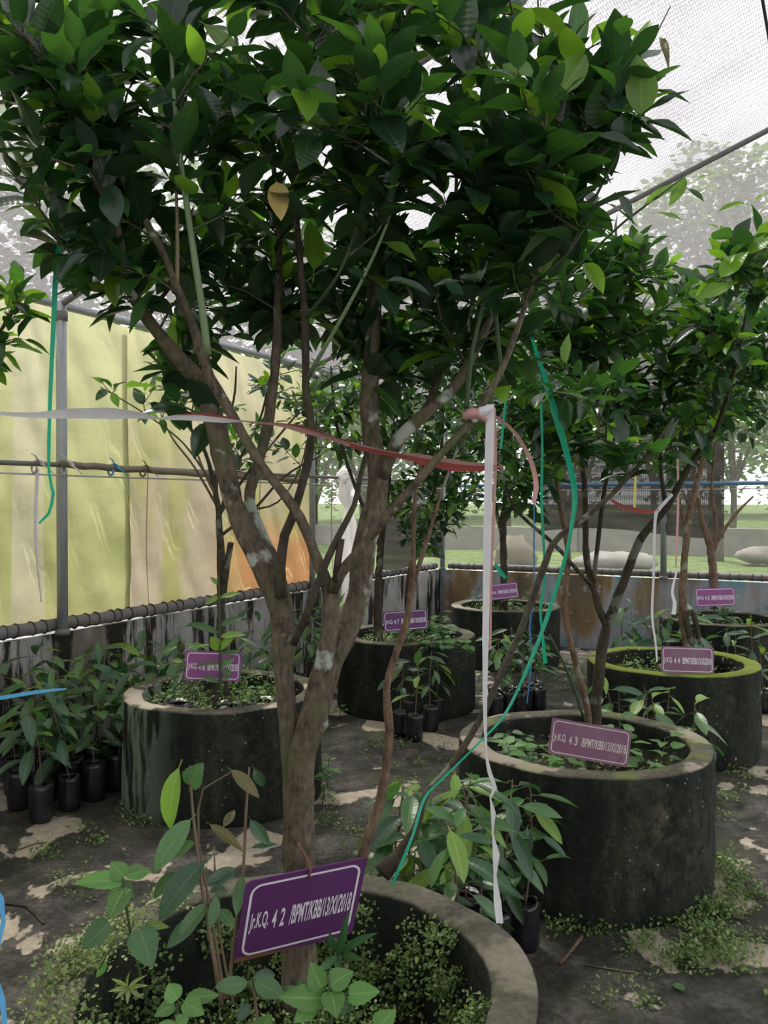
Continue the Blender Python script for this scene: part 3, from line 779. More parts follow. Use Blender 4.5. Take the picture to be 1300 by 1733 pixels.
z = 1.72
limbs42 = [
    ([(508, 1700, 62, z), (506, 1600, 56, z), (504, 1500, 54, z), (505, 1430, 52, z), (508, 1340, 48, z), (514, 1270, 46, z), (528, 1215, 48, z - .01), (542, 1150, 36, z - .02), (556, 1070, 30, z - .03), (562, 1015, 30, z - .03), (556, 990, 26, z - .03)], None),
    # left trunk rising beside it
    ([(496, 1440, 28, z + .02), (493, 1340, 30, z + .02), (490, 1240, 31, z + .02), (481, 1130, 34, z + .02), (474, 1020, 44, z + .03), (446, 960, 40, z + .04), (418, 905, 38, z + .05), (396, 850, 34, z + .06), (376, 765, 33, z + .07), (356, 690, 36, z + .07), (338, 645, 32, z + .07), (294, 596, 24, z + .05), (242, 527, 21, z), (213, 470, 18, z - .05), (198, 390, 15, z - .1), (178, 300, 12, z - .12), (150, 190, 9, z - .14), (110, 90, 6, z - .15), (80, -20, 4, z - .15)], None),
    ([(520, 1250, 44, z + .04), (545, 1170, 40, z + .06), (566, 1110, 40, z + .08), (592, 1058, 40, z + .1), (607, 1005, 38, z + .12), (615, 936, 40, z + .13), (632, 870, 38, z + .14), (640, 810, 36, z + .15), (629, 741, 31, z + .16), (625, 672, 29, z + .16), (629, 603, 27, z + .16), (632, 534, 24, z + .16), (630, 450, 20, z + .16), (640, 360, 16, z + .16), (650, 240, 12, z + .15), (656, 110, 8, z + .15), (650, -20, 5, z + .1)], None),
    # crossing arm that runs up into the left limb
    ([(556, 1000, 22, z - .03), (540, 955, 20, z - .04), (507, 876, 17, z - .06), (469, 821, 16, z - .07), (435, 776, 15, z - .07), (391, 700, 17, z - .05), (356, 638, 18, z - .04), (332, 568, 16, z - .04), (305, 500, 15, z - .06), (275, 425, 13, z - .08), (222, 332, 11, z - .1), (185, 250, 8, z - .1), (160, 170, 7, z - .1), (110, 60, 5, z - .1)], None),
    ([(560, 1005, 24, z - .03), (575, 972, 20, z - .05), (603, 938, 17, z - .07), (653, 876, 15, z - .1), (701, 821, 14, z - .12), (746, 769, 13, z - .13), (798, 710, 12, z - .13), (842, 640, 11, z - .12), (875, 560, 10, z - .1), (905, 470, 9, z - .1), (945, 380, 8, z - .1), (985, 280, 6, z - .1), (1010, 180, 4, z - .1)], None),
    ([(476, 1010, 24, z + .0), (474, 960, 18, z - .01), (482, 905, 15, z - .01), (493, 880, 15, z - .01), (514, 811, 14, z), (527, 741, 14, z), (518, 655, 13, z), (516, 534, 12, z), (507, 430, 11, z), (500, 330, 9, z), (505, 200, 7, z), (520, 60, 5, z)], BARK_D),
    ([(474, 1000, 30, z + .06), (455, 935, 24, z + .09), (422, 850, 20, z + .12), (435, 793, 18, z + .14), (452, 724, 18, z + .15), (462, 655, 17, z + .15), (469, 568, 16, z + .15), (471, 482, 14, z + .15), (472, 380, 11, z + .15), (460, 260, 8, z + .15), (440, 120, 5, z + .12)], None),
    ([(645, 805, 28, z + .14), (655, 783, 24, z + .13), (677, 741, 22, z + .11), (711, 707, 21, z + .1), (746, 679, 19, z + .1), (781, 638, 17, z + .1), (825, 550, 14, z + .1), (862, 455, 11, z + .1), (905, 350, 9, z + .08), (925, 210, 6, z + .05), (935, 80, 4, z)], None),
    ([(712, 707, 16, z + .1), (735, 660, 12, z + .16), (760, 560, 9, z + .2), (765, 440, 8, z + .22), (772, 320, 6, z + .22), (775, 160, 4, z + .2)], BARK_D),
    ([(497, 1089, 14, z - .02), (518, 1044, 13, z - .05), (538, 988, 13, z - .06), (556, 943, 13, z - .06), (576, 902, 12, z - .05), (600, 855, 10, z - .02), (609, 811, 9, z), (622, 762, 8, z + .02)], BARK_D),
    ([(568, 985, 13, z - .05), (572, 950, 13, z - .06), (578, 912, 12, z - .06)], BARK_D),
    ([(612, 1460, 22, z + .12), (622, 1420, 20, z + .12), (640, 1370, 17, z + .13), (652, 1310, 15, z + .14), (659, 1235, 15, z + .15), (654, 1165, 13, z + .16), (666, 1120, 12, z + .17), (687, 1058, 12, z + .18), (698, 988, 11, z + .19), (700, 900, 8, z + .2), (703, 840, 6, z + .2), (716, 770, 5, z + .2)], BARK_R),
    ([(698, 990, 9, z + .19), (724, 912, 8, z + .2), (745, 840, 6, z + .2), (770, 770, 4, z + .2)], BARK_R),
    ([(648, 1480, 32, 1.98), (672, 1452, 26, 2.0), (705, 1400, 13, 2.02), (722, 1342, 11, 2.05), (763, 1296, 11, 2.1), (815, 1213, 11, 2.15), (848, 1140, 11, 2.2), (885, 1058, 11, 2.28), (919, 964, 11, 2.35), (943, 912, 11, 2.4), (1000, 868, 9, 2.45), (1044, 828, 8, 2.5), (1092, 776, 7, 2.55), (1140, 710, 5, 2.6)], BARK_D),
    ([(352, 600, 13, z - .12), (342, 520, 13, z - .14), (330, 440, 12, z - .15), (315, 340, 11, z - .16), (303, 250, 9, z - .17), (292, 130, 7, z - .17), (285, 0, 5, z - .17)], SHOOT_G),
    ([(520, 640, 9, z), (560, 570, 7, z - .08), (610, 480, 6, z - .12), (655, 380, 5, z - .15), (690, 260, 4, z - .16)], SHOOT_G),
    ([(516, 540, 8, z), (570, 470, 6, z - .1), (600, 400, 6, z - .12), (640, 300, 5, z - .14)], TWIG_G),
    ([(850, 640, 8, z - .1), (840, 540, 7, z - .06), (835, 420, 6, z - .04), (830, 300, 5, z), (820, 150, 4, z)], TWIG_G),
    ([(790, 690, 9, z - .1), (800, 590, 8, z - .06), (830, 470, 7, z - .08), (855, 360, 5, z - .1), (870, 230, 4, z - .1)], TWIG_G),
    ([(300, 495, 9, z - .06), (300, 380, 6, z - .1), (296, 260, 4, z - .1)], STEM_P),
    ([(213, 470, 9, z - .05), (150, 440, 6, z - .1), (110, 420, 4, z - .12)], None),
    ([(198, 390, 8, z - .1), (150, 290, 6, z - .2), (90, 270, 5, z - .25), (30, 280, 3, z - .28)], None),
    ([(945, 380, 7, z - .1), (1010, 330, 5, z - .14), (1045, 260, 4, z - .18), (1075, 190, 3, z - .2)], TWIG_G),
    ([(1005, 200, 5, z - .1), (1050, 130, 4, z - .12), (1110, 60, 3, z - .12), (1135, 10, 2, z - .12)], TWIG_G),
    ([(905, 480, 7, z - .1), (960, 430, 5, z - .16), (1000, 370, 4, z - .2)], TWIG_G),
    ([(250, 535, 8, z + .02), (320, 440, 7, z + .12), (390, 330, 6, z + .18), (410, 200, 4, z + .2)], BARK_D),
]
blobs42 = [(150, 110, 1.68, 140, 150, .26, 26), (330, 120, 1.75, 160, 180, .34, 34), (520, 130, 1.72, 170, 200, .36, 42), (700, 150, 1.75, 170, 210, .36, 44),
           (880, 160, 1.72, 150, 200, .32, 40), (1030, 140, 1.62, 70, 120, .16, 11), (185, 420, 1.68, 100, 70, .16, 12), (340, 400, 1.9, 130, 100, .22, 12), (520, 400, 1.92, 130, 110, .26, 18),
           (720, 430, 1.92, 140, 110, .26, 24), (860, 430, 1.80, 120, 130, .24, 24), (960, 320, 1.66, 80, 110, .18, 14), (760, 300, 1.6, 180, 110, .12, 14), (400, 250, 1.62, 180, 120, .14, 12),
           (500, -100, 1.8, 470, 90, .4, 16), (45, 60, 1.55, 70, 70, .14, 8), (35, 275, 1.5, 50, 50, .1, 4), (900, -80, 1.8, 200, 70, .3, 6),
           (290, 640, 1.95, 55, 70, .1, 7), (430, 520, 1.98, 130, 70, .16, 14), (570, 530, 1.95, 90, 70, .16, 12), (240, 400, 1.72, 120, 110, .2, 16), (130, 280, 1.62, 110, 100, .2, 12), (830, 590, 1.9, 90, 60, .15, 12), (980, 640, 2.3, 90, 60, .2, 8), (1060, 740, 2.5, 90, 60, .15, 7), (700, 560, 2.0, 120, 60, .15, 10)]
def extra42(t):
    zz = 1.50
    rows = [((1085, 195), (1090, 88), 56, 'cit_new'), ((1040, 150), (1000, 100), 40, 'cit_mid'), ((940, 170), (1005, 78), 46, 'cit_new'), ((1080, 200), (1160, 140), 26, 'cit_dark'),
            ((1090, 205), (1180, 228), 30, 'cit_dark'), ((1052, 195), (1050, 250), 36, 'cit_dark'), ((850, 195), (915, 220), 32, 'cit_dark'), ((900, 130), (850, 100), 40, 'cit_new'), ((1065, 190), (1120, 215), 48, 'cit_mid'),
            ((1045, 330), (1078, 375), 34, 'cit_dark'), ((1030, 345), (1085, 380), 34, 'cit_dark'), ((1000, 230), (1090, 245), 26, 'cit_dark'),
            ((468, 308), (480, 368), 38, 'cit_yellow'), ((345, 40), (412, 90), 34, 'cit_new'), ((650, 410), (705, 435), 30, 'cit_new'), ((715, 420), (758, 412), 22, 'cit_new'), ((990, 445), (1018, 488), 32, 'cit_new'),
            ((185, 310), (195, 380), 44, 'cit_dark'), ((655, 475), (732, 490), 24, 'cit_dark'), ((640, 485), (680, 525), 40, 'cit_dark'), ((0, 215), (55, 200), 44, 'cit_mid'), ((590, 455), (620, 470), 40, 'cit_dark'),
            ((205, 165), (185, 200), 34, 'cit_dark'), ((1050, 30), (1062, 55), 40, 'cit_mid'), ((1120, 65), (1130, 98), 14, 'dur_brown'), ((820, 505), (850, 470), 50, 'cit_dark'), ((755, 480), (785, 500), 36, 'cit_dark'),
            ((95, 470), (140, 410), 34, 'cit_dark'), ((150, 430), (88, 470), 30, 'cit_dark')]
    out = []
    for b, e, w, mk in rows:
        out.append(hand_leaf(b, e, w, 'citrus', mk, zz + U(-.04, .06), zz + U(-.05, .05), Vector((U(-.4, .4), -.55, .8))))
    return out
citrus(42, POTS[42][0] + Vector((0, 0, .26)), 'large many stemmed citrus tree in the foreground planter', limbs42, blobs42, .088, 7, extra=extra42, sides=16)

# tree of the planter numbered 4 3
y3 = 3.45
limbs43 = [
    ([(1004, 1260, 30, y3), (1007, 1213, 22, y3), (1013, 1144, 19, y3), (1022, 1080, 18, y3), (1031, 1050, 18, y3), (1058, 978, 15, y3 - .05), (1085, 912, 14, y3 - .1), (1127, 860, 12, y3 - .15), (1175, 776, 10, y3 - .25), (1213, 724, 8, y3 - .35), (1245, 620, 6, y3 - .5), (1268, 500, 4, y3 - .65)], BARK_D),
    ([(1028, 1060, 14, y3), (1018, 1040, 13, y3), (1002, 988, 12, y3 + .03), (992, 936, 11, y3 + .05), (991, 860, 10, y3 + .08), (985, 780, 8, y3 + .1), (970, 690, 6, y3 + .1), (960, 600, 4, y3 + .1)], BARK_D),
    ([(1004, 990, 9, y3 + .03), (1010, 936, 8, y3), (1020, 850, 8, y3 - .03), (1035, 760, 6, y3 - .05), (1050, 650, 5, y3 - .05), (1060, 520, 4, y3 - .05)], BARK_D),
    ([(996, 1225, 13, y3 - .02), (993, 1190, 12, y3 - .03), (971, 1110, 11, y3 - .05), (956, 1030, 10, y3 - .06), (961, 936, 10, y3 - .06), (948, 850, 9, y3 - .05), (935, 770, 7, y3 - .05), (915, 680, 5, y3)], BARK_R),
    ([(999, 988, 7, y3), (964, 950, 7, y3 - .1), (936, 919, 7, y3 - .15), (871, 860, 5, y3 - .2), (850, 800, 4, y3 - .2)], BARK_D),
    ([(988, 1215, 6, y3 - .05), (964, 1144, 5, y3 - .1), (930, 1075, 4, y3 - .15)], TWIG_G),
    ([(1127, 860, 8, y3 - .15), (1118, 780, 6, y3 - .1), (1125, 690, 5, y3 - .1), (1150, 590, 4, y3 - .1)], BARK_D),
    ([(960, 470, 3, y3 - .7), (1040, 390, 4, y3 - .9), (1090, 350, 4, y3 - 1.0), (1170, 290, 2, y3 - 1.05)], TWIG_G),
    ([(930, 600, 5, y3), (960, 470, 4, y3 - .7)], TWIG_G),
]
blobs43 = [(1000, 500, 3.3, 120, 110, .35, 34), (1090, 560, 3.35, 130, 130, .35, 38), (930, 640, 3.35, 90, 110, .3, 24), (1150, 680, 3.2, 110, 80, .3, 20), (1010, 720, 3.35, 110, 90, .3, 18), (1260, 450, 2.65, 60, 70, .2, 12), (1050, 420, 3.2, 110, 60, .3, 12), (1210, 560, 3.0, 80, 90, .3, 14), (900, 800, 3.3, 60, 70, .2, 8)]
def extra43(t):
    out = []
    for b, e, w, mk in [((1150, 315), (1092, 340), 20, 'cit_new'), ((1160, 300), (1135, 345), 22, 'cit_new'), ((1175, 305), (1210, 290), 18, 'cit_new'), ((1165, 320), (1192, 340), 16, 'cit_mid'), ((1110, 360), (1158, 365), 18, 'cit_new'),
                        ((1280, 340), (1300, 320), 24, 'cit_new'), ((1262, 345), (1215, 350), 18, 'cit_new'), ((1220, 470), (1260, 420), 40, 'cit_new'), ((1265, 430), (1310, 400), 40, 'cit_new'), ((1200, 480), (1150, 455), 26, 'cit_mid'), ((1240, 480), (1180, 500), 34, 'cit_new')]:
        out.append(hand_leaf(b, e, w, 'citrus', mk, 2.45, 2.42, Vector((U(-.3, .3), -.6, .7))))
    return out
citrus(43, POTS[43][0] + Vector((0, 0, .38)), 'citrus tree with forked dark trunk in the planter of sign 4 3', limbs43, blobs43, .090, 7, 1.5, mw=(.38, .48, .14), bark=BARK_D, extra=extra43)

y4 = 5.17
limbs44 = [
    ([(1170, 1120, 20, y4), (1163, 1085, 17, y4), (1155, 1023, 14, y4), (1158, 954, 12, y4), (1165, 885, 11, y4), (1175, 835, 10, y4), (1196, 759, 8, y4), (1215, 680, 6, y4), (1230, 580, 4, y4)], BARK_R),
    ([(1172, 1090, 11, y4 - .02), (1160, 1040, 10, y4 - .04), (1172, 1035, 9, y4 - .04), (1186, 1090, 8, y4 - .04)], BARK_D),
    ([(1163, 900, 7, y4), (1148, 840, 6, y4), (1140, 760, 5, y4), (1120, 660, 4, y4)], BARK_R),
]
blobs44 = [(1230, 560, 5.1, 110, 120, .5, 42), (1180, 660, 5.1, 110, 80, .45, 26), (1270, 500, 4.9, 60, 90, .4, 16), (1120, 740, 5.1, 90, 60, .4, 16), (1290, 640, 5.0, 60, 70, .4, 12)]
citrus(44, POTS[44][0] + Vector((0, 0, .40)), 'citrus tree with pale reddish trunk in the moss rimmed planter', limbs44, blobs44, .092, 7, 1.6, mw=(.35, .50, .15), bark=BARK_R)
y5 = 7.06
limbs45 = [
    ([(1210, 1030, 16, y5), (1208, 988, 14, y5), (1203, 930, 13, y5), (1188, 880, 9, y5), (1178, 820, 7, y5), (1170, 740, 5, y5)], BARK_R),
    ([(1205, 935, 9, y5), (1220, 905, 7, y5), (1248, 867, 5, y5), (1275, 840, 3, y5)], BARK_R),
    ([(1204, 930, 8, y5), (1212, 890, 6, y5), (1205, 820, 5, y5), (1215, 720, 3, y5)], BARK_R),
]
blobs45 = [(1230, 690, 7.0, 90, 60, .5, 18), (1180, 740, 7, 60, 50, .4, 12)]
citrus(45, POTS[45][0] + Vector((0, 0, .44)), 'small citrus tree with bare lower twigs by the back wall at the right', limbs45, blobs45, .090, 7, 1.6, bark=BARK_R, limit=220)

y8 = 4.37
limbs48 = [
    ([(377, 1190, 24, y8), (376, 1120, 17, y8), (374, 1023, 15, y8), (375, 954, 15, y8), (371, 890, 12, y8), (366, 840, 9, y8), (345, 760, 6, y8), (300, 700, 4, y8 - .05)], BARK_D),
    ([(378, 1010, 11, y8 - .02), (384, 960, 11, y8 - .04), (391, 918, 10, y8 - .05)], BARK_D),
    ([(370, 880, 7, y8), (395, 800, 5, y8), (440, 710, 4, y8), (455, 640, 3, y8)], BARK_D),
    ([(366, 840, 6, y8), (370, 760, 5, y8), (395, 680, 4, y8), (400, 620, 3, y8)], BARK_D),
    ([(360, 820, 5, y8), (310, 750, 3, y8), (245, 700, 2.5, y8), (170, 655, 2, y8)], TWIG_G),
    ([(372, 870, 6, y8), (420, 800, 5, y8 + .05), (470, 740, 4, y8 + .08), (512, 690, 2.5, y8 + .1)], BARK_D),
    ([(376, 905, 6, y8), (430, 862, 5, y8), (482, 806, 4, y8 + .05), (545, 770, 2.5, y8 + .1)], BARK_D),
    ([(370, 862, 5, y8), (330, 792, 4, y8), (292, 742, 3, y8), (272, 700, 2, y8)], BARK_R),
    ([(366, 840, 5, y8), (342, 790, 4, y8 - .05), (324, 722, 3, y8 - .05), (332, 655, 2, y8 - .05)], BARK_R),
    ([(430, 862, 4, y8), (470, 850, 3, y8), (505, 800, 2.5, y8), (520, 745, 2, y8)], BARK_D),
]
blobs48 = [(290, 650, 4.3, 50, 70, .25, 16), (300, 600, 4.2, 60, 40, .2, 10), (430, 700, 4.4, 70, 90, .3, 9), (470, 630, 4.5, 60, 60, .3, 8), (400, 760, 4.3, 60, 50, .2, 5), (185, 655, 4.3, 18, 10, .1, 2)]
citrus(48, POTS[48][0] + Vector((0, 0, .42)), 'sparse thin citrus tree in front of the tarp', limbs48, blobs48, .085, 5, bark=BARK_D, mw=(.3, .55, .15))
y7 = 6.23
limbs47 = [
    ([(640, 1085, 18, y7), (640, 1000, 13, y7), (645, 920, 11, y7), (655, 840, 9, y7), (665, 740, 7, y7), (680, 640, 5, y7)], BARK_D),
    ([(690, 1085, 11, y7), (692, 980, 9, y7), (720, 880, 8, y7), (745, 780, 6, y7), (750, 680, 4, y7)], BARK_D),
    ([(645, 930, 7, y7), (600, 820, 6, y7), (570, 720, 5, y7), (560, 620, 3, y7)], BARK_D),
]
blobs47 = [(580, 680, 6.2, 90, 90, .5, 30), (690, 660, 6.2, 100, 110, .5, 44), (760, 720, 6.1, 80, 100, .5, 34), (720, 860, 6.0, 70, 70, .4, 22), (660, 590, 6.2, 100, 50, .4, 20), (770, 820, 6.0, 50, 60, .3, 12), (480, 690, 6.3, 50, 80, .4, 7)]
citrus(47, POTS[47][0] + Vector((0, 0, .45)), 'dark leafy citrus tree behind the large tree, in the planter of sign 4 7', limbs47, blobs47, .090, 7, 1.9, bark=BARK_D, mw=(.4, .5, .1))
y6 = 7.92
limbs46 = [
    ([(853, 1040, 14, y6), (853, 968, 12, y6), (852, 885, 11, y6), (860, 800, 9, y6), (870, 700, 6, y6), (880, 600, 4, y6)], BARK_D),
    ([(853, 920, 8, y6), (835, 840, 6, y6), (815, 740, 5, y6), (800, 640, 3, y6)], BARK_D),
    ([(855, 880, 7, y6), (885, 820, 6, y6), (920, 740, 4, y6), (935, 660, 3, y6)], BARK_D),
]
blobs46 = [(810, 690, 7.8, 90, 90, .5, 44), (890, 700, 7.8, 90, 90, .5, 44), (850, 800, 7.7, 90, 70, .5, 28), (960, 740, 7.7, 60, 70, .5, 16), (850, 625, 7.7, 100, 30, .4, 20)]
citrus(46, POTS[46][0] + Vector((0, 0, .46)), 'dark leafy citrus tree in the farthest planter behind the long white ribbon', limbs46, blobs46, .092, 7, 1.9, bark=BARK_D, mw=(.45, .48, .07))
# neighbour whose twigs reach in at the left edge
y9 = 2.5
limbs9 = [([(-420, 1330, 60, y9), (-400, 1100, 52, y9), (-360, 900, 40, y9), (-260, 760, 26, y9), (-130, 660, 14, y9), (-40, 600, 8, y9), (15, 540, 5, y9), (35, 490, 3, y9)], None),
          ([(-60, 620, 6, y9), (-10, 590, 4, y9), (30, 575, 3, y9)], TWIG_G), ([(-360, 900, 24, y9), (-340, 700, 16, y9), (-300, 500, 8, y9)], None)]
tr9 = citrus(9, P(-420, 1560, y9), 'citrus tree beyond the left edge whose leafy twigs reach into the picture', limbs9, [(28, 500, 2.45, 30, 35, .12, 5), (5, 590, 2.5, 35, 40, .1, 3), (-120, 560, 2.5, 70, 120, .3, 10), (-300, 500, 2.5, 120, 150, .4, 14)], .092, 6, mw=(.3, .45, .25))
MB().tube([P(-420, 1330, y9), Vector((P(-420, 1330, y9).x, y9, 0))], [.055, .06], 12, 0, True, .2).build('trunk', BARK, tr9)

# ================================================================== SIGNS
def text_mesh(s):
    cu = bpy.data.curves.new('t', 'FONT'); cu.body = s; cu.offset = .018; cu.resolution_u = 3
    ob = bpy.data.objects.new('t', cu); col.objects.link(ob)
    me = bpy.data.meshes.new_from_object(ob.evaluated_get(bpy.context.evaluated_depsgraph_get()))
    v = [tuple(x.co) for x in me.vertices]; f = [tuple(p.vertices) for p in me.polygons]
    bpy.data.objects.remove(ob); bpy.data.curves.remove(cu); bpy.data.meshes.remove(me)
    xs = [q[0] for q in v]; ys = [q[1] for q in v]
    return v, f, min(xs), max(xs), min(ys), max(ys)
def square_off(tl, tr, px, py, z0):
    best = min((abs((tr - tl).dot((P(px, py, z0 + i * .002) - tl).normalized())), i) for i in range(-150, 151))
    return P(px, py, z0 + best[1] * .002)
def sign(tl, tr, bl, digits, label, mat, white, stake=None, fine=0):
    u = tr - tl; v = bl - tl; W, H = u.length, v.length; u = u / W; v = (v - u * v.dot(u)); v.normalize()
    n = u.cross(v); n.normalize()
    if n.y > 0: n = -n                          # faces the viewer
    t = thing('name_sign', label, 'sign', (tl + tr) / 2 + v * H, 'purple plant name signs')
    b = MB(); rc = H * .05; out = []
    for cx, cy, a0 in ((W - rc, rc, -90), (W - rc, H - rc, 0), (rc, H - rc, 90), (rc, rc, 180)):
        for k in range(4):
            an = math.radians(a0 + k * 30); out.append((cx + rc * math.cos(an), cy + rc * math.sin(an)))
    m = len(out); pt = lambda x, y, d: tl + u * x + v * y + n * d
    b.add([pt(x, y, .0012) for x, y in out] + [pt(x, y, -.0012) for x, y in out], [tuple(range(m)), tuple(range(2 * m - 1, m - 1, -1))] + [(i, m + i, m + (i + 1) % m, (i + 1) % m) for i in range(m)])
    plate = b.build('plate', mat, t, False)
    b = MB(); mg = H * .06; lw = H * .026; rr = H * .12; ring = []
    for cx, cy, a0 in ((W - mg - rr, mg + rr, -90), (W - mg - rr, H - mg - rr, 0), (mg + rr, H - mg - rr, 90), (mg + rr, mg + rr, 180)):
        for k in range(6):
            an = math.radians(a0 + k * 18); ring.append((cx, cy, math.cos(an), math.sin(an)))
    m = len(ring)
    b.add([pt(cx + rr * c, cy + rr * s, .0018) for cx, cy, c, s in ring] + [pt(cx + (rr - lw) * c, cy + (rr - lw) * s, .0018) for cx, cy, c, s in ring], [(i, (i + 1) % m, m + (i + 1) % m, m + i) for i in range(m)])
    b.build('border', white, plate, False)
    b = MB()
    k0 = .105 * H / W; kx = lambda x: k0 + (x - .085) / .845 * (1 - 2 * k0)
    for s, x0, x1, y0, y1 in (('Jr.K.Q.', .085, .235, .41, .66), (digits[0], .265, .30, .42, .65), (digits[1], .33, .368, .42, .65), ('/BPMT/KBB/13/XI/2018', .41, .93, .41, .66)):
        vv, ff, ax, bx, ay, by = text_mesh(s)
        b.add([pt(kx(x0 + (x1 - x0) * (q[0] - ax) / (bx - ax)) * W, (y1 - (y1 - y0) * (q[1] - ay) / (by - ay)) * H, .0020) for q in vv], ff)
    b.build('lettering', white, plate, False)
    if stake:
        mid = (tl + tr) / 2; foot = Vector((mid.x + stake[0], mid.y + .02 + stake[2], stake[1]))
        top = mid + v * H * .5 - n * .012
        b = MB(); d = Vector((.011, 0, 0)); e = Vector((0, .006, 0))
        vs = []
        for q in (foot, top): vs += [q - d - e, q + d - e, q + d + e, q - d + e]
        b.add(vs, [(0, 3, 2, 1), (4, 5, 6, 7), (0, 1, 5, 4), (1, 2, 6, 5), (2, 3, 7, 6), (3, 0, 4, 7)]); b.build('stake', STAKE, t, False)
    return t, pt, W, H
SP = sign_mat('purple_sign_paint', (.105, .028, .125), .10)
SPL = sign_mat('faded_purple_sign_paint', (.19, .075, .135), .6)
SPK = sign_mat('pinkish_purple_sign_paint', (.22, .05, .20), .25)
s42, pt42, W42, H42 = sign(P(417, 1492, 1.50), P(622, 1450, 1.62), square_off(P(417, 1492, 1.50), P(622, 1450, 1.62), 395, 1630, 1.5), '42', 'rust edged purple sign reading 4 2 hung on the big foreground trunk', SP, WHITE_PAINT)
b = MB(); 
b.tube([pt42(W42 * .50, H42 * .10, .004), pt42(W42 * .50, -.004, .006), pt42(W42 * .5, -.012, -.02), pt42(W42 * .5, -.010, -.06)], [.0022] * 4, 6); b.build('hanging_wire', plain('rusty_wire', (.16, .07, .035), .8), s42)
RUST = plain('rust', (.17, .075, .03), .9, .5, 40)
b = MB(); vs = []; fs = []
for i in range(15):
    f = i / 14; hgt = H42 * (.05 * (1 - f) + .012 + .02 * abs(noise.noise(Vector((i * .9, 0, 0))))); vs += [pt42(W42 * .54 * f, H42 - .0005, .0016), pt42(W42 * .54 * f, H42 - hgt, .0016)]
    if i: fs.append((2 * i - 2, 2 * i, 2 * i + 1, 2 * i - 1))
b.add(vs, fs); b.build('rust_edge', RUST, s42, False)
sign(P(935, 1214, 3.14), P(1070, 1237, 3.10), P(937, 1276, 3.12), '43', 'faded purple sign reading 4 3 on a dark stake', SPL, WHITE_FADED, (.0, .34, 0))
sign(P(1119, 1093, 4.78), P(1208, 1096, 4.78), P(1120, 1138, 4.76), '44', 'faded purple sign reading 4 4 inside the moss rimmed planter', SPL, WHITE_PAINT, (0, .36, 0))
sign(P(1176, 996, 6.8), P(1243, 994, 6.8), P(1176, 1027, 6.78), '45', 'bright purple sign reading 4 5 by the back wall', SPK, WHITE_PAINT, (.02, .40, .0))
sign(P(315, 1101, 4.02), P(409, 1104, 4.06), P(311, 1151, 3.99), '48', 'purple sign reading 4 8 behind a green sapling in the left planter', SPK, WHITE_PAINT, (0, .38, .03))
sign(P(648, 1036, 5.82), P(722, 1030, 5.86), P(650, 1070, 5.80), '47', 'purple sign reading 4 7 in the dark middle planter', SP, WHITE_PAINT, (0, .40, .03))
sign(P(818, 991, 7.5), P(875, 985, 7.55), P(819, 1017, 7.48), '46', 'purple sign reading 4 6 half behind the long white ribbon', SPK, WHITE_PAINT, (0, .42, .03))

# ================================================================== SEEDLINGS
bag_me = {}
def bag_mesh(s):
    if s not in bag_me:
        b = MB(); n = 16; rnd = random.Random(s); prof = [(.038, 0), (.047, .01), (.050, .05), (.048, .10), (.050, .145), (.046, .165), (.040, .150)]
        for i, (r, zz) in enumerate(prof):
            for j in range(n):
                an = 2 * math.pi * j / n; q = 1 + .20 * noise.noise(Vector((math.cos(an) * 2.6 + s * 9, math.sin(an) * 2.6, zz * 40)))
                b.v.append(Vector((r * q * math.cos(an), r * q * math.sin(an), zz + (.018 * noise.noise(Vector((an * 1.3, s * 5, 0))) if i in (4, 5) else 0))))
        for i in range(len(prof) - 1):
            for j in range(n): b.f.append((i * n + j, i * n + (j + 1) % n, (i + 1) * n + (j + 1) % n, (i + 1) * n + j)); b.m.append(0)
        b.f.append(tuple(range(n - 1, -1, -1))); b.m.append(0)
        me = b.mesh('polybag', BAG)
        d = MB(); d.v = [Vector((.044 * math.cos(2 * math.pi * j / 12), .044 * math.sin(2 * math.pi * j / 12), .135)) for j in range(12)] + [Vector((0, 0, .142))]
        d.f = [(j, (j + 1) % 12, 12) for j in range(12)]; d.m = [0] * 12
        bag_me[s] = (me, d.mesh('soil', SOIL))
    return bag_me[s]
def seedling(p, h, nl, label, group, kind='durian', bag=True, mats=('dur_dark', 'dur_mid', 'dur_new'), mw=(.5, .38, .12), ll=.12, lean=.05, bs=1.0, branchy=True):
    t = thing('bagged_seedling' if bag else 'seedling', label, 'seedling', p, group)
    if bag:
        s = random.randrange(5); me, so = bag_mesh(s); qz = Quaternion((0, 0, 1), U(0, 6.28))
        pb = link_mesh('polybag', me, t, (0, 0, 0), qz, (bs,) * 3); link_mesh('soil', so, pb)
    z0 = .13 * bs if bag else 0
    top = p + Vector((U(-lean, lean), U(-lean, lean), h)); b0 = p + Vector((0, 0, z0))
    pts, rad = catmull([b0, b0.lerp(top, .5) + Vector((U(-.015, .015), U(-.015, .015), 0)), top], [.0042, .0034, .0016], .05)
    mb = MB(); mb.tube(pts, rad, 6)
    L = []; a = U(0, 6.28)
    for k in range(nl):
        f = .30 + .70 * (k + .5) / nl if branchy else .5 + .5 * (k + .5) / nl
        q = b0.lerp(top, f); an = a + 2.4 * k
        out = Vector((math.cos(an), math.sin(an), U(.0, .5))); r = U(.01, .07) * (1.3 - f)
        e = q + out * r
        mb.tube([q, q.lerp(e, .5) + Vector((0, 0, .006)), e], [.0016, .0014, .0011], 4, 0, False)
        d = Vector((math.cos(an), math.sin(an), U(-.9, .25))); g = R()
        mk = mats[0] if g < mw[0] else mats[1] if g < mw[0] + mw[1] else mats[2]
        ln = ll * U(.65, 1.2)
        L.append(Leaf(e + d.normalized() * ln * .1, d, Vector((U(-.4, .4), U(-.6, .2), 1)), ln, kind, mk, U(.9, 1.25)))
    mb.build('stem', STEM_B, t)
    put_leaves(L, t)
    return t

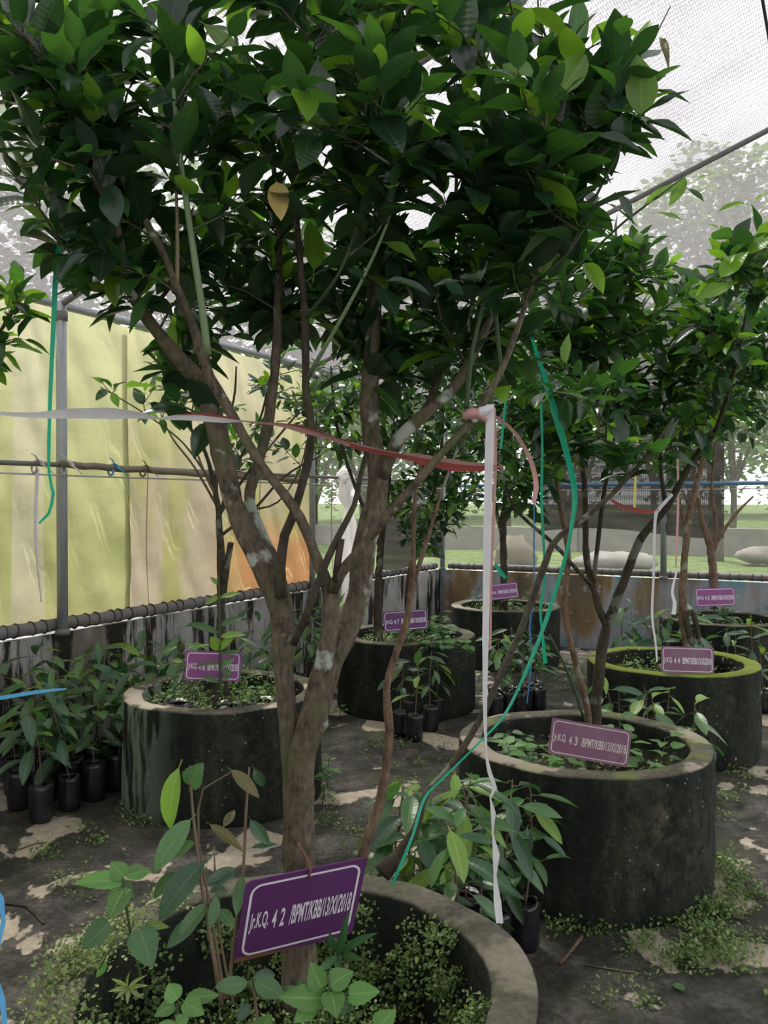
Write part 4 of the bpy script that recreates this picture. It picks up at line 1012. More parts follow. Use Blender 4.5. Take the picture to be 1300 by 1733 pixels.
ORD = ['first', 'second', 'third', 'fourth', 'fifth', 'sixth', 'seventh', 'eighth']
# rows of bags along the left wall
gl = 'bagged seedlings in rows along the tarp wall'
for r_, (dist, b0, n) in enumerate(((.62, 5.35, 8), (.42, 5.25, 8), (.23, 5.15, 8))):
    for k in range(n):
        b = b0 - .0 + (k - 4) * .155 + (.05 if r_ == 1 else 0)
        p = G(dist + U(-.02, .02) + .0, b + U(-.02, .02))
        lb = ('bagged seedling in the front row by the tarp wall') if r_ == 0 else ('seedling in the middle row of bags by the tarp wall' if r_ == 1 else 'taller seedling in the back row against the left low wall')
        seedling(p, U(.46, .62) + .09 * r_, random.choice((12, 13, 14, 15)), lb, gl if r_ == 0 else gl + (', middle row' if r_ == 1 else ', back row'), ll=.155, lean=.08, bs=U(1.0, 1.2))
for k in range(8):
    seedling(G(.24 + .17 * (k % 2), 3.75 - .16 * k), U(.60, .82), 13, 'leafy seedling behind the left planter, against the low wall', 'bagged seedlings behind the left planter', ll=.13)
for k, (px, py) in enumerate(((676, 1248), (702, 1255), (728, 1238), (738, 1222), (690, 1225))):
    yy = 1.49 * F_PX / (py - HORIZON); p = P(px, py, yy); p.z = 0
    seedling(p, (.50, .58, .52, .44, .46)[k], 8, ['leftmost bagged seedling in front of the dark middle planter', 'tallest bagged seedling in front of the dark middle planter', 'third bagged seedling in front of the dark middle planter', 'rightmost bagged seedling in front of the dark middle planter', 'rear bagged seedling in front of the dark middle planter'][k], 'bagged seedlings before the middle planter', mw=(.3, .5, .2), ll=.13)
for k in range(10):
    p = Vector((.78 + .085 * (k % 5) + U(-.02, .02), 5.85 + .14 * (k // 5) + .05 * (k % 2) + .06 * (k % 5), 0))
    seedling(p, U(.45, .62), 9, 'thin bagged seedling right of the dark middle planter', 'bagged seedlings right of the middle planter', ll=.12)
spots = [(.10, 2.50), (.22, 2.46), (.32, 2.60), (.20, 2.66), (.36, 2.76), (.02, 2.64), (.28, 2.88), (.12, 2.84), (.47, 2.84)]
for k, (x, y) in enumerate(spots):
    seedling(Vector((x, y, 0)), (.62, .58, .62, .66, .58, .62, .60, .58, .52)[k], 16, 'broad leaved seedling crowded between the two front planters' if k < 8 else 'broad leaved seedling in a black bag against the sign 4 3 planter', 'seedlings between the two front planters' if k < 8 else None, ll=.15, mw=(.38, .45, .17), lean=.08)
for k in range(7):
    seedling(Vector((1.12 + .07 * k + U(-.02, .02), 4.25 + .10 * (k % 3), 0)), U(.48, .62), 9, 'long leaved seedling between the planters 4 3 and 4 4', 'seedlings between the right planters', ll=.15, lean=.1, mw=(.45, .35, .2))
for k in range(8):
    seedling(Vector((1.72 + .085 * k, 6.3 + .12 * (k % 3), 0)), U(.62, .80), 9, 'tall seedling standing behind the moss rimmed planter', 'seedlings behind the moss rimmed planter', ll=.16)
for k in range(5):
    seedling(Vector((2.38 + .10 * k, 5.95 + .08 * (k % 2), 0)), U(.58, .72), 7, 'seedling standing right of the moss rimmed planter', 'seedlings right of the moss rimmed planter', ll=.14)

# ================================================================== PLANTS IN THE PLANTERS
def stem_plant(name, label, cat, base, stems, leaves, mat=STEM_B, group=None, z=1.5):
    t = thing(name, label, cat, base, group); mb = MB()
    for s in stems:
        pts, rad = catmull([P(a, b_, zz) for a, b_, zz, w in s], [w * .5 * zz / F_PX for a, b_, zz, w in s], .03); mb.tube(pts, rad, 6)
    mb.build('stem', mat, t); put_leaves(leaves, t); return t
z = 1.45
H = hand_leaf
stem_plant('durian_seedling', 'tall seedling with long drooping leaves at the left in the foreground planter', 'seedling', P(372, 1690, z + .02),
    [[(375, 1700, z, 8), (362, 1620, z, 8), (345, 1520, z, 7), (334, 1440, z, 6), (326, 1370, z, 5), (321, 1296, z, 3)], [(380, 1690, z + .05, 6), (360, 1560, z + .05, 5), (336, 1420, z + .03, 4), (344, 1335, z + .03, 3), (390, 1307, z + .03, 2)],
     [(385, 1690, z + .1, 6), (400, 1560, z + .1, 6), (412, 1470, z + .1, 5), (416, 1380, z + .1, 5), (422, 1298, z + .1, 3)], [(395, 1700, z + .08, 5), (375, 1600, z + .08, 4), (364, 1480, z + .08, 4), (362, 1430, z + .08, 2)]],
    [H((303, 1299), (268, 1406), 34, 'durian', 'dur_new', z, z - .02), H((322, 1330), (335, 1290), 44, 'heart', 'dur_mid', z, z - .01), H((323, 1387), (252, 1465), 38, 'durian', 'dur_mid', z, z - .05), H((331, 1426), (282, 1446), 24, 'durian', 'dur_mid', z, z + .03),
     H((347, 1459), (258, 1538), 46, 'durian', 'dur_dark', z, z - .06), H((302, 1477), (249, 1514), 26, 'durian', 'dur_mid', z, z), H((391, 1303), (440, 1340), 22, 'durian', 'dur_brown', z + .03, z), H((430, 1300), (444, 1335), 18, 'durian', 'dur_dark', z + .1, z + .1),
     H((424, 1387), (450, 1432), 22, 'durian', 'dur_dark', z + .1, z + .08), H((355, 1395), (410, 1430), 18, 'durian', 'dur_brown', z + .05, z), H((378, 1400), (400, 1366), 16, 'durian', 'dur_brown', z + .05, z + .08), H((350, 1528), (306, 1584), 26, 'durian', 'dur_mid', z, z - .04), H((366, 1515), (361, 1570), 20, 'durian', 'dur_mid', z, z - .03),
     H((370, 1540), (398, 1562), 22, 'durian', 'dur_mid', z + .04, z + .02), H((410, 1480), (400, 1548), 22, 'durian', 'dur_mid', z + .1, z + .06), H((340, 1552), (276, 1594), 28, 'durian', 'dur_dark', z + .03, z), H((345, 1500), (408, 1468), 26, 'durian', 'dur_dark', z + .05, z + .1), H((355, 1510), (395, 1500), 22, 'durian', 'dur_dark', z + .06, z + .1), H((425, 1435), (470, 1430), 14, 'durian', 'dur_dark', z + .1, z + .1)])
z = 1.36
stem_plant('nettle_weed', 'toothed leaf weed leaning over the left rim of the foreground planter', 'weed', P(228, 1640, z + .1),
    [[(250, 1700, z + .08, 5), (222, 1585, z + .02, 5), (212, 1520, z, 4), (207, 1482, z, 3)], [(222, 1585, z + .02, 4), (190, 1600, z, 3), (168, 1640, z, 2)]],
    [H((205, 1490), (130, 1492), 32, 'heart', 'weed', z, z - .03), H((210, 1484), (187, 1460), 34, 'heart', 'weed', z, z), H((213, 1482), (258, 1468), 30, 'heart', 'weed', z, z + .03), H((214, 1502), (178, 1548), 44, 'heart', 'weed', z, z - .04), H((205, 1500), (226, 1520), 26, 'heart', 'weed_dark', z, z),
     H((236, 1572), (258, 1632), 56, 'heart', 'weed_dark', z, z - .04), H((185, 1562), (136, 1606), 44, 'heart', 'weed_dark', z, z - .02), H((250, 1565), (286, 1568), 16, 'heart', 'dur_new', z + .05, z + .05), H((180, 1630), (160, 1655), 18, 'heart', 'weed', z, z)], TWIG_G)
z = 1.34
stem_plant('nettle_weed', 'bright green toothed weed low in the middle of the foreground planter', 'weed', P(560, 1760, z),
    [[(562, 1760, z, 6), (560, 1690, z, 5), (556, 1650, z, 4)], [(562, 1760, z, 5), (590, 1720, z, 3), (600, 1680, z, 3)]],
    [H((545, 1672), (522, 1634), 40, 'heart', 'weed', z, z), H((558, 1668), (598, 1640), 40, 'heart', 'weed', z, z + .02), H((590, 1682), (640, 1682), 40, 'heart', 'weed', z, z - .02), H((560, 1678), (572, 1716), 44, 'heart', 'weed', z, z - .04), H((545, 1690), (478, 1688), 46, 'heart', 'weed', z, z - .03), H((530, 1700), (500, 1722), 36, 'heart', 'weed', z, z - .03),
     H((640, 1740), (664, 1706), 40, 'heart', 'weed', z - .03, z - .03), H((440, 1745), (458, 1718), 34, 'heart', 'weed', z - .03, z - .03), H((560, 1700), (600, 1705), 30, 'heart', 'weed_dark', z, z), H((520, 1690), (505, 1660), 26, 'heart', 'weed_dark', z + .02, z + .02)], TWIG_G)
stem_plant('nettle_weed', 'small bright green weed at the lower left of the foreground planter', 'weed', P(300, 1770, z),
    [[(302, 1770, z, 5), (300, 1700, z, 4)]],
    [H((300, 1692), (282, 1664), 36, 'heart', 'weed', z, z + .02), H((312, 1694), (344, 1716), 36, 'heart', 'weed', z, z - .02), H((318, 1692), (372, 1678), 28, 'heart', 'weed', z, z + .02), H((295, 1700), (262, 1714), 26, 'heart', 'weed', z, z - .02), H((300, 1735), (318, 1722), 30, 'heart', 'weed', z - .03, z - .03), H((296, 1742), (258, 1740), 30, 'heart', 'weed', z - .03, z - .03)], TWIG_G)
stem_plant('durian_seedling', 'dark leaved low seedling in front of the big trunk', 'seedling', P(440, 1760, 1.42),
    [[(440, 1760, 1.42, 6), (430, 1680, 1.42, 5), (424, 1660, 1.42, 3)]],
    [H((420, 1662), (366, 1676), 30, 'durian', 'dur_mid', 1.42, 1.4), H((430, 1660), (478, 1682), 34, 'durian', 'dur_mid', 1.42, 1.38), H((428, 1655), (470, 1655), 26, 'durian', 'dur_dark', 1.42, 1.44), H((440, 1690), (500, 1668), 18, 'durian', 'dur_mid', 1.42, 1.4), H((425, 1700), (400, 1720), 20, 'durian', 'dur_dark', 1.42, 1.4)])
stem_plant('strap_leaf_plant', 'strap leaved little plant tucked under the foreground sign', 'plant', P(575, 1640, 1.56),
    [[(575, 1650, 1.56, 8), (575, 1615, 1.56, 6)]],
    [H((570, 1615), (588, 1572), 14, 'durian', 'dur_dark', 1.56, 1.5), H((578, 1612), (628, 1582), 16, 'durian', 'dur_dark', 1.56, 1.5), H((572, 1618), (542, 1640), 14, 'durian', 'dur_mid', 1.56, 1.5), H((580, 1616), (602, 1622), 14, 'durian', 'dur_mid', 1.56, 1.5), H((572, 1620), (574, 1650), 14, 'durian', 'dur_mid', 1.56, 1.5), H((570, 1612), (555, 1590), 14, 'durian', 'dur_dark', 1.56, 1.52)], TWIG_G)
stem_plant('star_grass', 'small pale rosette of narrow leaves at the lower left of the foreground planter', 'plant', P(217, 1690, 1.42), [[(217, 1700, 1.42, 3), (217, 1675, 1.42, 3)]],
    [H((217, 1672), (217 + 30 * math.cos(a), 1672 - 24 * math.sin(a)), 7, 'durian', 'moss_pale', 1.42, 1.40) for a in (.3, .9, 1.7, 2.4, 3.2, 3.9, 4.7, 5.5)], TWIG_G)
# young sapling in the left planter, in front of its sign
z = 3.95
stem_plant('green_sapling', 'bright green sapling standing before the sign in the left planter', 'sapling', P(372, 1178, z), [[(374, 1180, z, 7), (372, 1080, z, 5), (370, 975, z, 3)]],
    [H((372, 1012), (405, 1000), 11, 'durian', 'dur_new', z, z), H((372, 1010), (345, 1022), 11, 'durian', 'dur_new', z, z), H((372, 1060), (408, 1040), 14, 'durian', 'dur_mid', z, z), H((371, 1072), (318, 1052), 13, 'durian', 'dur_mid', z, z), H((372, 1078), (412, 1068), 14, 'durian', 'dur_new', z, z - .03), H((372, 1100), (358, 1080), 20, 'durian', 'dur_new', z, z - .05), H((372, 1098), (388, 1080), 20, 'durian', 'dur_new', z, z - .05),
     H((374, 1108), (408, 1101), 9, 'durian', 'dur_mid', z, z), H((371, 1124), (328, 1123), 8, 'durian', 'dur_mid', z, z), H((374, 1128), (394, 1114), 12, 'durian', 'dur_mid', z, z), H((376, 1132), (392, 1140), 12, 'durian', 'dur_mid', z, z), H((371, 1155), (343, 1143), 11, 'durian', 'dur_mid', z, z), H((374, 1148), (389, 1147), 9, 'durian', 'dur_mid', z, z), H((369, 990), (358, 975), 8, 'durian', 'dur_new', z, z)], TWIG_G)

def weed(p, h, n, size, label, group, kind='heart', mk=('weed', 'weed_dark')):
    t = thing('broadleaf_weed', label, 'weed', p, group); mb = MB(); L = []; a = U(0, 6)
    top = p + Vector((U(-.03, .03), U(-.03, .03), h)); mb.tube([p, p.lerp(top, .5), top], [.003, .0025, .0015], 5)
    for k in range(n):
        f = .45 + .55 * (k + 1) / n; q = p.lerp(top, f); an = a + 2.1 * k
        d = Vector((math.cos(an), math.sin(an), U(-.25, .35))); ln = size * U(.7, 1.2) * (1.1 - .35 * f)
        e = q + d * ln * .45; mb.tube([q, e], [.0014, .0011], 4, 0, False)
        L.append(Leaf(e, d, Vector((U(-.3, .3), U(-.5, .1), 1)), ln, kind, mk[0] if R() < .7 else mk[1], U(.9, 1.1)))
    mb.build('stem', TWIG_G, t); put_leaves(L, t)
def in_pot(num, an, r): c, s = POTS[num]; return Vector((c.x + r * math.cos(an), c.y + r * math.sin(an), s))
for k, (an, r) in enumerate(((3.4, .30), (3.0, .22), (3.8, .28), (2.7, .33), (4.1, .33), (3.3, .12), (4.4, .26))):
    weed(in_pot(43, an, r), U(.10, .16), 7, .085, 'broad leaved weed left of sign 4 3', 'weeds left of sign 4 3')
for k, (an, r) in enumerate(((0.3, .20), (.7, .26), (-.2, .30), (-.6, .25), (1.1, .22))):
    weed(in_pot(43, an, r), U(.11, .18), 7, .08, 'broad leaved weed right of sign 4 3', 'weeds right of sign 4 3')
for k in range(9): weed(in_pot(47, U(-1.9, .5), U(.18, .33)), U(.10, .24), 8, .085, 'leafy weed in the dark planter of sign 4 7', 'weeds in the planter of sign 4 7')
for k in range(5): weed(Vector((.30 + .06 * k, 5.70 - .01 * k, .50)) , U(.02, .08), 6, .09, 'weed spilling over the rim of the sign 4 7 planter', 'weeds spilling over the rim')
for k in range(7): weed(in_pot(44, U(0, 6.28), U(.1, .33)), U(.10, .18), 8, .06, 'small weed inside the moss rimmed planter', 'weeds in the moss rimmed planter')
for k in range(8): weed(in_pot(45, U(2.6, 5.2), U(.1, .33)), U(.10, .30), 8, .075, 'dark weed inside the planter at the right edge', 'weeds in the right edge planter', 'heart', ('weed_dark', 'dur_dark'))
for k in range(8): weed(in_pot(46, U(2.6, 6), U(.1, .34)), U(.10, .28), 8, .07, 'weed inside the farthest planter', 'weeds in the farthest planter', 'heart', ('weed_dark', 'dur_dark'))
for k in range(6): weed(in_pot(48, U(0, 6.28), U(.15, .33)), U(.08, .16), 8, .05, 'small weed among the creepers in the left planter', 'weeds in the left planter', 'heart', ('weed', 'moss_pale'))
for k in range(4): seedling(in_pot(48, .9 + .5 * k, .28), U(.30, .42), 8, 'slim seedling at the back of the left planter', 'slim seedlings in the left planter', bag=False, ll=.10)
# bags lying inside two planters
for num, spots_, lb in ((48, ((-.18, -.22), (.06, -.27), (.22, -.18)), 'black polybag sunk inside the left planter'), (42, ((-.22, -.17), (-.02, -.30), (.08, -.12)), 'black polybag standing inside the foreground planter')):
    c, sz = POTS[num]
    for k, (dx, dy) in enumerate(spots_):
        o = link_mesh('polybag', bag_mesh(k)[0], None, (c.x + dx, c.y + dy, sz - .06), Quaternion((0, 0, 1), k * 1.3), (1.5, 1.5, .95)); tag(o, lb, 'polybag', lb + 's')

# creeping weeds and moss: tiny leaves nobody could count
def creeping(name, label, pts, n_leaf, size, mk, spread, lift):
    L = []
    for p, nrm in pts:
        for _ in range(n_leaf):
            q = p + Vector((random.gauss(0, spread), random.gauss(0, spread), abs(random.gauss(0, lift)))) if abs(nrm.z) > .5 else p + nrm * abs(random.gauss(0, lift * .6)) + Vector((random.gauss(0, spread), random.gauss(0, spread) * .3, random.gauss(0, spread)))
            d = Vector((U(-1, 1), U(-1, 1), U(-.2, .6))) + nrm * .4
            L.append(Leaf(q, d, nrm + Vector((U(-.5, .5), U(-.5, .5), .5)), size * U(.6, 1.4), 'tiny', mk if R() < .75 else ('moss_pale' if mk == 'moss' else 'moss')))
    o = join_leaves(L, name, None, label); o['category'] = 'weeds'; return o
UP = Vector((0, 0, 1))
def on_floor(px, py): 
    y = CAM_H * F_PX / (py - HORIZON); p = P(px, py, y); p.z = 0; return p
c42, s42z = POTS[42]
pts = []
for _ in range(330):
    an = U(-1.0, 1.7); zz = s42z + (R() ** 1.5) * .26
    if noise.noise(Vector((an * 2.3, zz * 9, 1))) > -.12: pts.append((c42 + Vector((.40 * math.cos(an), .40 * math.sin(an), zz)), Vector((-math.cos(an), -math.sin(an), .15))))
for _ in range(90):
    an = U(1.7, 3.7); zz = s42z + (R() ** 1.3) * .22
    if noise.noise(Vector((an * 3, zz * 9, 7))) > 0: pts.append((c42 + Vector((.40 * math.cos(an), .40 * math.sin(an), zz)), Vector((-math.cos(an), -math.sin(an), .15))))
for _ in range(300):
    an = U(-1.3, 4.3); r = .40 * math.sqrt(U(.06, 1)); pts.append((c42 + Vector((r * math.cos(an), r * math.sin(an), s42z)), UP))
creeping('creeping_weed', 'tiny leaved creeping weed covering the inside of the foreground planter', pts, 32, .0098, 'moss', .015, .032)
pts = []
for _ in range(90):
    an = U(2.3, 3.75); 
    if noise.noise(Vector((an * 3, 0, 4))) > -.25: pts.append((c42 + Vector((U(.40, .50) * math.cos(an), U(.40, .50) * math.sin(an), .53)), UP))
creeping('creeping_weed', 'pale creeping weed growing on the left rim of the foreground planter', pts, 26, .0085, 'moss_pale', .02, .018)
for num, lb, n, sz in ((48, 'creeping weed filling the left planter', 170, .014), (44, 'creeping weed inside the moss rimmed planter', 60, .014), (43, 'creeping weed on the soil in the planter of sign 4 3', 60, .012), (47, 'creeping weed on the soil in the planter of sign 4 7', 70, .016), (45, 'creeping weed on the soil in the right edge planter', 50, .016), (46, 'creeping weed on the soil in the farthest planter', 40, .018)):
    creeping('creeping_weed', lb, [(in_pot(num, U(0, 6.28), .39 * math.sqrt(R())), UP) for _ in range(n)], 16, sz, 'moss', .03, .075 if num in (48, 44) else .03)
def clumps(label, regions, mk='moss', size=.013, n_leaf=40, spread=.024, lift=.022):
    pts = []
    for x0, y0, x1, y1, n in regions:
        for _ in range(n): pts.append((on_floor(U(x0, x1), U(y0, y1)), UP))
    creeping('floor_weed', label, pts, n_leaf, size, mk, spread, lift)
clumps('creeping weed at the right foot of the planter of sign 4 3', [(1180, 1460, 1260, 1560, 36), (1170, 1540, 1240, 1640, 30), (1130, 1600, 1190, 1650, 10)], lift=.03)
clumps('creeping weed along the front foot of the planter of sign 4 3', [(930, 1555, 1170, 1585, 60)], size=.013, n_leaf=18)
clumps('scattered creeping weed on the floor at the lower right', [(1040, 1590, 1110, 1640, 10), (1200, 1590, 1300, 1660, 16), (1010, 1660, 1110, 1733, 8), (1230, 1500, 1300, 1560, 12)], size=.012, n_leaf=22)
clumps('creeping weed on the floor at the foot of the left planter', [(205, 1360, 260, 1400, 12), (230, 1380, 400, 1405, 20), (130, 1400, 190, 1440, 8), (60, 1430, 110, 1470, 8), (90, 1490, 150, 1530, 8)], size=.012, n_leaf=18)
clumps('creeping weed on the floor between the large trunk and the middle planter', [(525, 1290, 570, 1400, 16), (610, 1240, 760, 1330, 30), (570, 1400, 640, 1440, 8)], size=.012, n_leaf=16)
clumps('moss and weed on the floor between the planters on the right', [(910, 1120, 1000, 1170, 30), (1210, 1290, 1300, 1320, 14), (1215, 1340, 1300, 1400, 8)], size=.016, n_leaf=14)
for k, (px, py) in enumerate(((545, 1340), (555, 1310), (548, 1330))): weed(on_floor(px, py + 25), .16, 6, .055, 'light green weed on the floor right of the large trunk', 'weeds by the large trunk')
weed(on_floor(575, 1218), .10, 6, .06, 'small green weed at the left foot of the dark middle planter', None)

# loose litter on the floor
def litter(px, py, ln, wd, mk, label, rot):
    p = on_floor(px, py); p.z = .012
    L = Leaf(p, Vector((math.cos(rot), math.sin(rot), .05)), Vector((.1, -.1, 1)), ln, 'citrus', mk, wd)
    o = put_leaf(L, None, 'fallen_leaf') if False else link_mesh('fallen_leaf', leaf_mesh('citrus', 2, mk), None, p, L.m.to_quaternion(), (ln * wd, ln, ln)); tag(o, label, 'leaf')
litter(1157, 1690, .055, 1.2, 'dur_mid', 'green fallen leaf on the floor at the lower right', 1.9)
litter(1255, 1655, .04, 1.0, 'cit_new', 'small yellowish fallen leaf on the floor at the lower right', .4)
litter(1296, 1697, .05, 1.0, 'cit_new', 'yellow green fallen leaf at the lower right edge', .8)
litter(690, 1245, .07, 1.0, 'dead', 'dry brown leaf beside the seedling bags of the middle planter', 2.4)
litter(905, 1190, .10, 1.0, 'dead', 'dry pale leaf beside the bags right of the middle planter', .3)
litter(300, 1700, .06, 1.0, 'dead', 'dry brown leaf on the floor at the lower left', .3)
def stick(pts, r, label, mat=STEM_B):
    q = [on_floor(a, b_) + Vector((0, 0, r + h)) for a, b_, h in pts]; tag(MB().tube(q, [r] * len(q), 6).build('fallen_stick', mat, at=q[0]), label, 'stick')
stick([(948, 1640, 0), (972, 1615, .01), (985, 1603, .02)], .006, 'short reddish stick on the floor before the planter of sign 4 3', BARK_R)
stick([(990, 1640, 0), (1040, 1648, 0), (1085, 1655, 0)], .003, 'thin twig lying on the floor at the lower right')
stick([(10, 1535, 0), (45, 1540, 0), (75, 1570, 0)], .004, 'dark twig on the floor at the lower left', BARK_D)
stick([(32, 1442, 0), (60, 1432, 0), (80, 1430, 0)], .004, 'thin dry twig on the floor before the seedling bags')

# ================================================================== RIBBONS AND STRINGS
def ribbon(name, pts, label, cat, mats, split=None, tilt=None):
    """pts: (px, py, distance, width px, twist degrees); two strips side by side so both edges may differ in colour"""
    P3 = [P(a, b_, c) for a, b_, c, w, tw in pts]; W_ = [w * .5 * c / F_PX for a, b_, c, w, tw in pts]; T = [math.radians(p[4]) for p in pts]
    q, ww = catmull(P3, W_, .02); _, tt = catmull(P3, T, .02)
    b = MB(); n = len(q); vs = []; fs = []; ms = []
    for i in range(n):
        t = (q[min(i + 1, n - 1)] - q[max(i - 1, 0)]).normalized(); v = -q[i].normalized()
        s = t.cross(v).normalized(); s = s * math.cos(tt[i]) + t.cross(s) * math.sin(tt[i])
        wv = 1 + .12 * noise.noise(Vector((i * .5, pts[0][0], 0)))
        f = t.cross(s) * ww[i] * .5
        vs += [q[i] + s * ww[i] * wv, q[i] + f * .6, q[i] - s * ww[i] * wv]
        if i:
            o = 3 * i; frac = i / n
            ma, mb_ = mats(frac)
            fs += [(o - 3, o, o + 1, o - 2), (o - 2, o + 1, o + 2, o - 1)]; ms += [ma, mb_]
    b.v = vs; b.f = fs; b.m = ms
    return tag(b.build(name, [WHITE_R, RED_R, PINK_R, GREEN_R, BLUE_R, BLUED_R, YELLOW_R], at=q[0]), label, cat)
ribbon('plastic_ribbon', [(-80, 700, 1.22, 6, 0), (0, 700, 1.24, 8, 0), (60, 703, 1.26, 14, 0), (110, 700, 1.28, 22, 0), (190, 700, 1.30, 30, 5), (240, 704, 1.33, 22, 15), (268, 709, 1.35, 14, 30), (300, 706, 1.38, 20, 10), (340, 706, 1.42, 25, 5), (385, 711, 1.46, 21, 10), (420, 715, 1.50, 16, 40), (470, 718, 1.56, 14, 20), (510, 726, 1.6, 19, 5), (560, 741, 1.64, 17, 25), (610, 757, 1.66, 17, 10), (660, 768, 1.66, 17, 20), (710, 777, 1.62, 26, 0), (770, 788, 1.6, 26, 0), (815, 791, 1.6, 22, 10), (850, 792, 1.6, 10, 10)],
       'twisted white and red plastic ribbon stretched across from the left edge', 'ribbon', lambda f: (0, 0) if f < .34 else ((0, 1) if f < .50 else ((2, 1) if f < .72 else (1, 2))))
ribbon('plastic_ribbon', [(830, 684, 1.58, 13, 0), (829, 740, 1.58, 15, 10), (826, 850, 1.59, 14, 0), (824, 960, 1.60, 13, 20), (822, 1080, 1.61, 11, 10), (821, 1190, 1.62, 8, 30), (823, 1270, 1.62, 6, 50), (829, 1308, 1.62, 8, 10), (838, 1332, 1.62, 9, 40), (830, 1350, 1.62, 7, 70), (835, 1375, 1.62, 9, 20), (834, 1410, 1.62, 6, 60), (840, 1445, 1.62, 12, 10), (838, 1480, 1.62, 8, 50), (842, 1525, 1.62, 13, 10), (846, 1563, 1.62, 12, 0)],
       'long white plastic ribbon hanging down in front of the planters', 'ribbon', lambda f: (0, 0))
ribbon('plastic_ribbon', [(836, 690, 1.6, 7, 0), (838, 800, 1.6, 6, 20), (832, 960, 1.61, 5, 30), (830, 1100, 1.62, 3, 0)], 'narrow pink edged ribbon strand beside the long white ribbon', 'ribbon', lambda f: (2, 2))
ribbon('plastic_ribbon', [(840, 705, 1.62, 6, 0), (862, 722, 1.64, 7, 10), (885, 752, 1.66, 8, 20), (902, 790, 1.68, 8, 10), (908, 825, 1.68, 9, 0), (903, 852, 1.68, 7, 0)], 'faded red ribbon end curling down beside the knot', 'ribbon', lambda f: (2, 2))
t = thing('ribbon_knot', 'pink and white ribbon knot tied round a branch', 'knot', P(805, 705, 1.585))
for a, b_, c, d, m in ((785, 706, 815, 700, PINK_R), (800, 712, 832, 690, WHITE_R), (795, 698, 822, 712, PINK_R)):
    q, rr = catmull([P(a, b_, 1.58), P((a + c) / 2, (b_ + d) / 2 - 5, 1.57), P(c, d, 1.58)], [.006, .010, .005], .006); MB().tube(q, rr, 7, 0, True, .5).build('loop', m, t)
gm = lambda f: (3, 3)
ribbon('green_string', [(160, 385, 1.66, 12, 0), (135, 362, 1.68, 8, 30), (108, 375, 1.7, 6, 0), (96, 450, 1.72, 9, 0), (90, 560, 1.74, 8, 10), (84, 700, 1.76, 6, 0), (83, 800, 1.78, 5, 20), (90, 835, 1.78, 6, 0), (82, 870, 1.78, 5, 30), (66, 886, 1.78, 4, 0)], 'green plastic string hanging at the left in front of the steel post', 'string', gm)
ribbon('green_string', [(893, 560, 2.25, 8, 0), (918, 625, 2.25, 7, 10), (940, 700, 2.25, 12, 0), (960, 770, 2.25, 11, 20), (973, 835, 2.26, 9, 0), (966, 900, 2.26, 6, 10), (954, 954, 2.26, 7, 30), (919, 1065, 2.26, 7, 0), (880, 1160, 2.22, 5, 20), (850, 1215, 2.18, 5, 0), (800, 1268, 2.12, 4, 0), (745, 1322, 2.06, 5, 0), (718, 1352, 2.02, 6, 0), (700, 1410, 1.99, 5, 0), (680, 1460, 1.97, 6, 0), (664, 1497, 1.96, 5, 0)], 'long green plastic string slanting down to the foreground planter', 'string', gm)
ribbon('green_string', [(914, 640, 3.0, 4, 0), (918, 750, 3.0, 4, 0), (917, 850, 3.0, 5, 0), (922, 971, 3.0, 4, 20), (915, 1030, 3.0, 5, 0), (918, 1070, 3.0, 4, 0), (923, 1123, 3.0, 8, 0)], 'green string hanging straight down left of the forked tree', 'string', gm)
ribbon('green_string', [(872, 545, 2.2, 9, 0), (868, 570, 2.2, 10, 20), (866, 600, 2.2, 7, 0), (855, 690, 2.2, 4, 0), (848, 760, 2.2, 4, 0)], 'short green ribbon tied among the dark leaves', 'string', gm)
ribbon('green_string', [(838, 955, 6.5, 5, 0), (845, 965, 6.5, 7, 0), (856, 978, 6.5, 6, 0)], 'scrap of green ribbon above the sign of the farthest planter', 'string', gm)
ribbon('blue_string', [(904, 780, 3.1, 2.5, 0), (904, 900, 3.1, 2.5, 0), (903, 1010, 3.1, 2.5, 0), (897, 1060, 3.1, 3, 0), (900, 1110, 3.1, 2.5, 0), (892, 1190, 3.1, 2, 0)], 'thin blue string hanging beside the green strings', 'string', lambda f: (5, 5))
ribbon('white_string', [(1137, 838, 3.2, 5, 0), (1115, 862, 3.2, 7, 0), (1109, 880, 3.2, 5, 0), (1107, 960, 3.2, 4, 0), (1104, 1040, 3.2, 4, 0), (1110, 1090, 3.2, 3, 0), (1112, 1120, 3.2, 3, 0)], 'white string hanging beside the forked tree into the moss rimmed planter', 'string', lambda f: (0, 0))
ribbon('plastic_ribbon', [(1034, 846, 3.2, 4, 0), (1055, 858, 3.2, 8, 10), (1080, 864, 3.2, 9, 0), (1106, 866, 3.2, 5, 0), (1122, 855, 3.2, 5, 0), (1138, 836, 3.2, 5, 0)], 'short red and white ribbon slung between the forked stems', 'ribbon', lambda f: (1, 1) if f < .65 else (0, 0))
ribbon('white_string', [(1146, 965, 4.9, 3, 0), (1138, 1000, 4.9, 4, 0), (1142, 1020, 4.9, 6, 0), (1140, 1040, 4.9, 7, 0)], 'short frayed white string on the trunk of the moss rimmed planter', 'string', lambda f: (0, 0))
ribbon('plastic_ribbon', [(1147, 770, 4.8, 3, 0), (1148, 850, 4.8, 4, 0), (1144, 960, 4.8, 3, 0)], 'faded red ribbon hanging along the reddish trunk', 'ribbon', lambda f: (2, 2))
ribbon('yellow_rope', [(1079, 738, 6.0, 4, 0), (1076, 800, 6.0, 4, 0), (1074, 865, 6.0, 4, 0)], 'yellow rope hanging in front of the dark shade cloth', 'rope', lambda f: (6, 6))
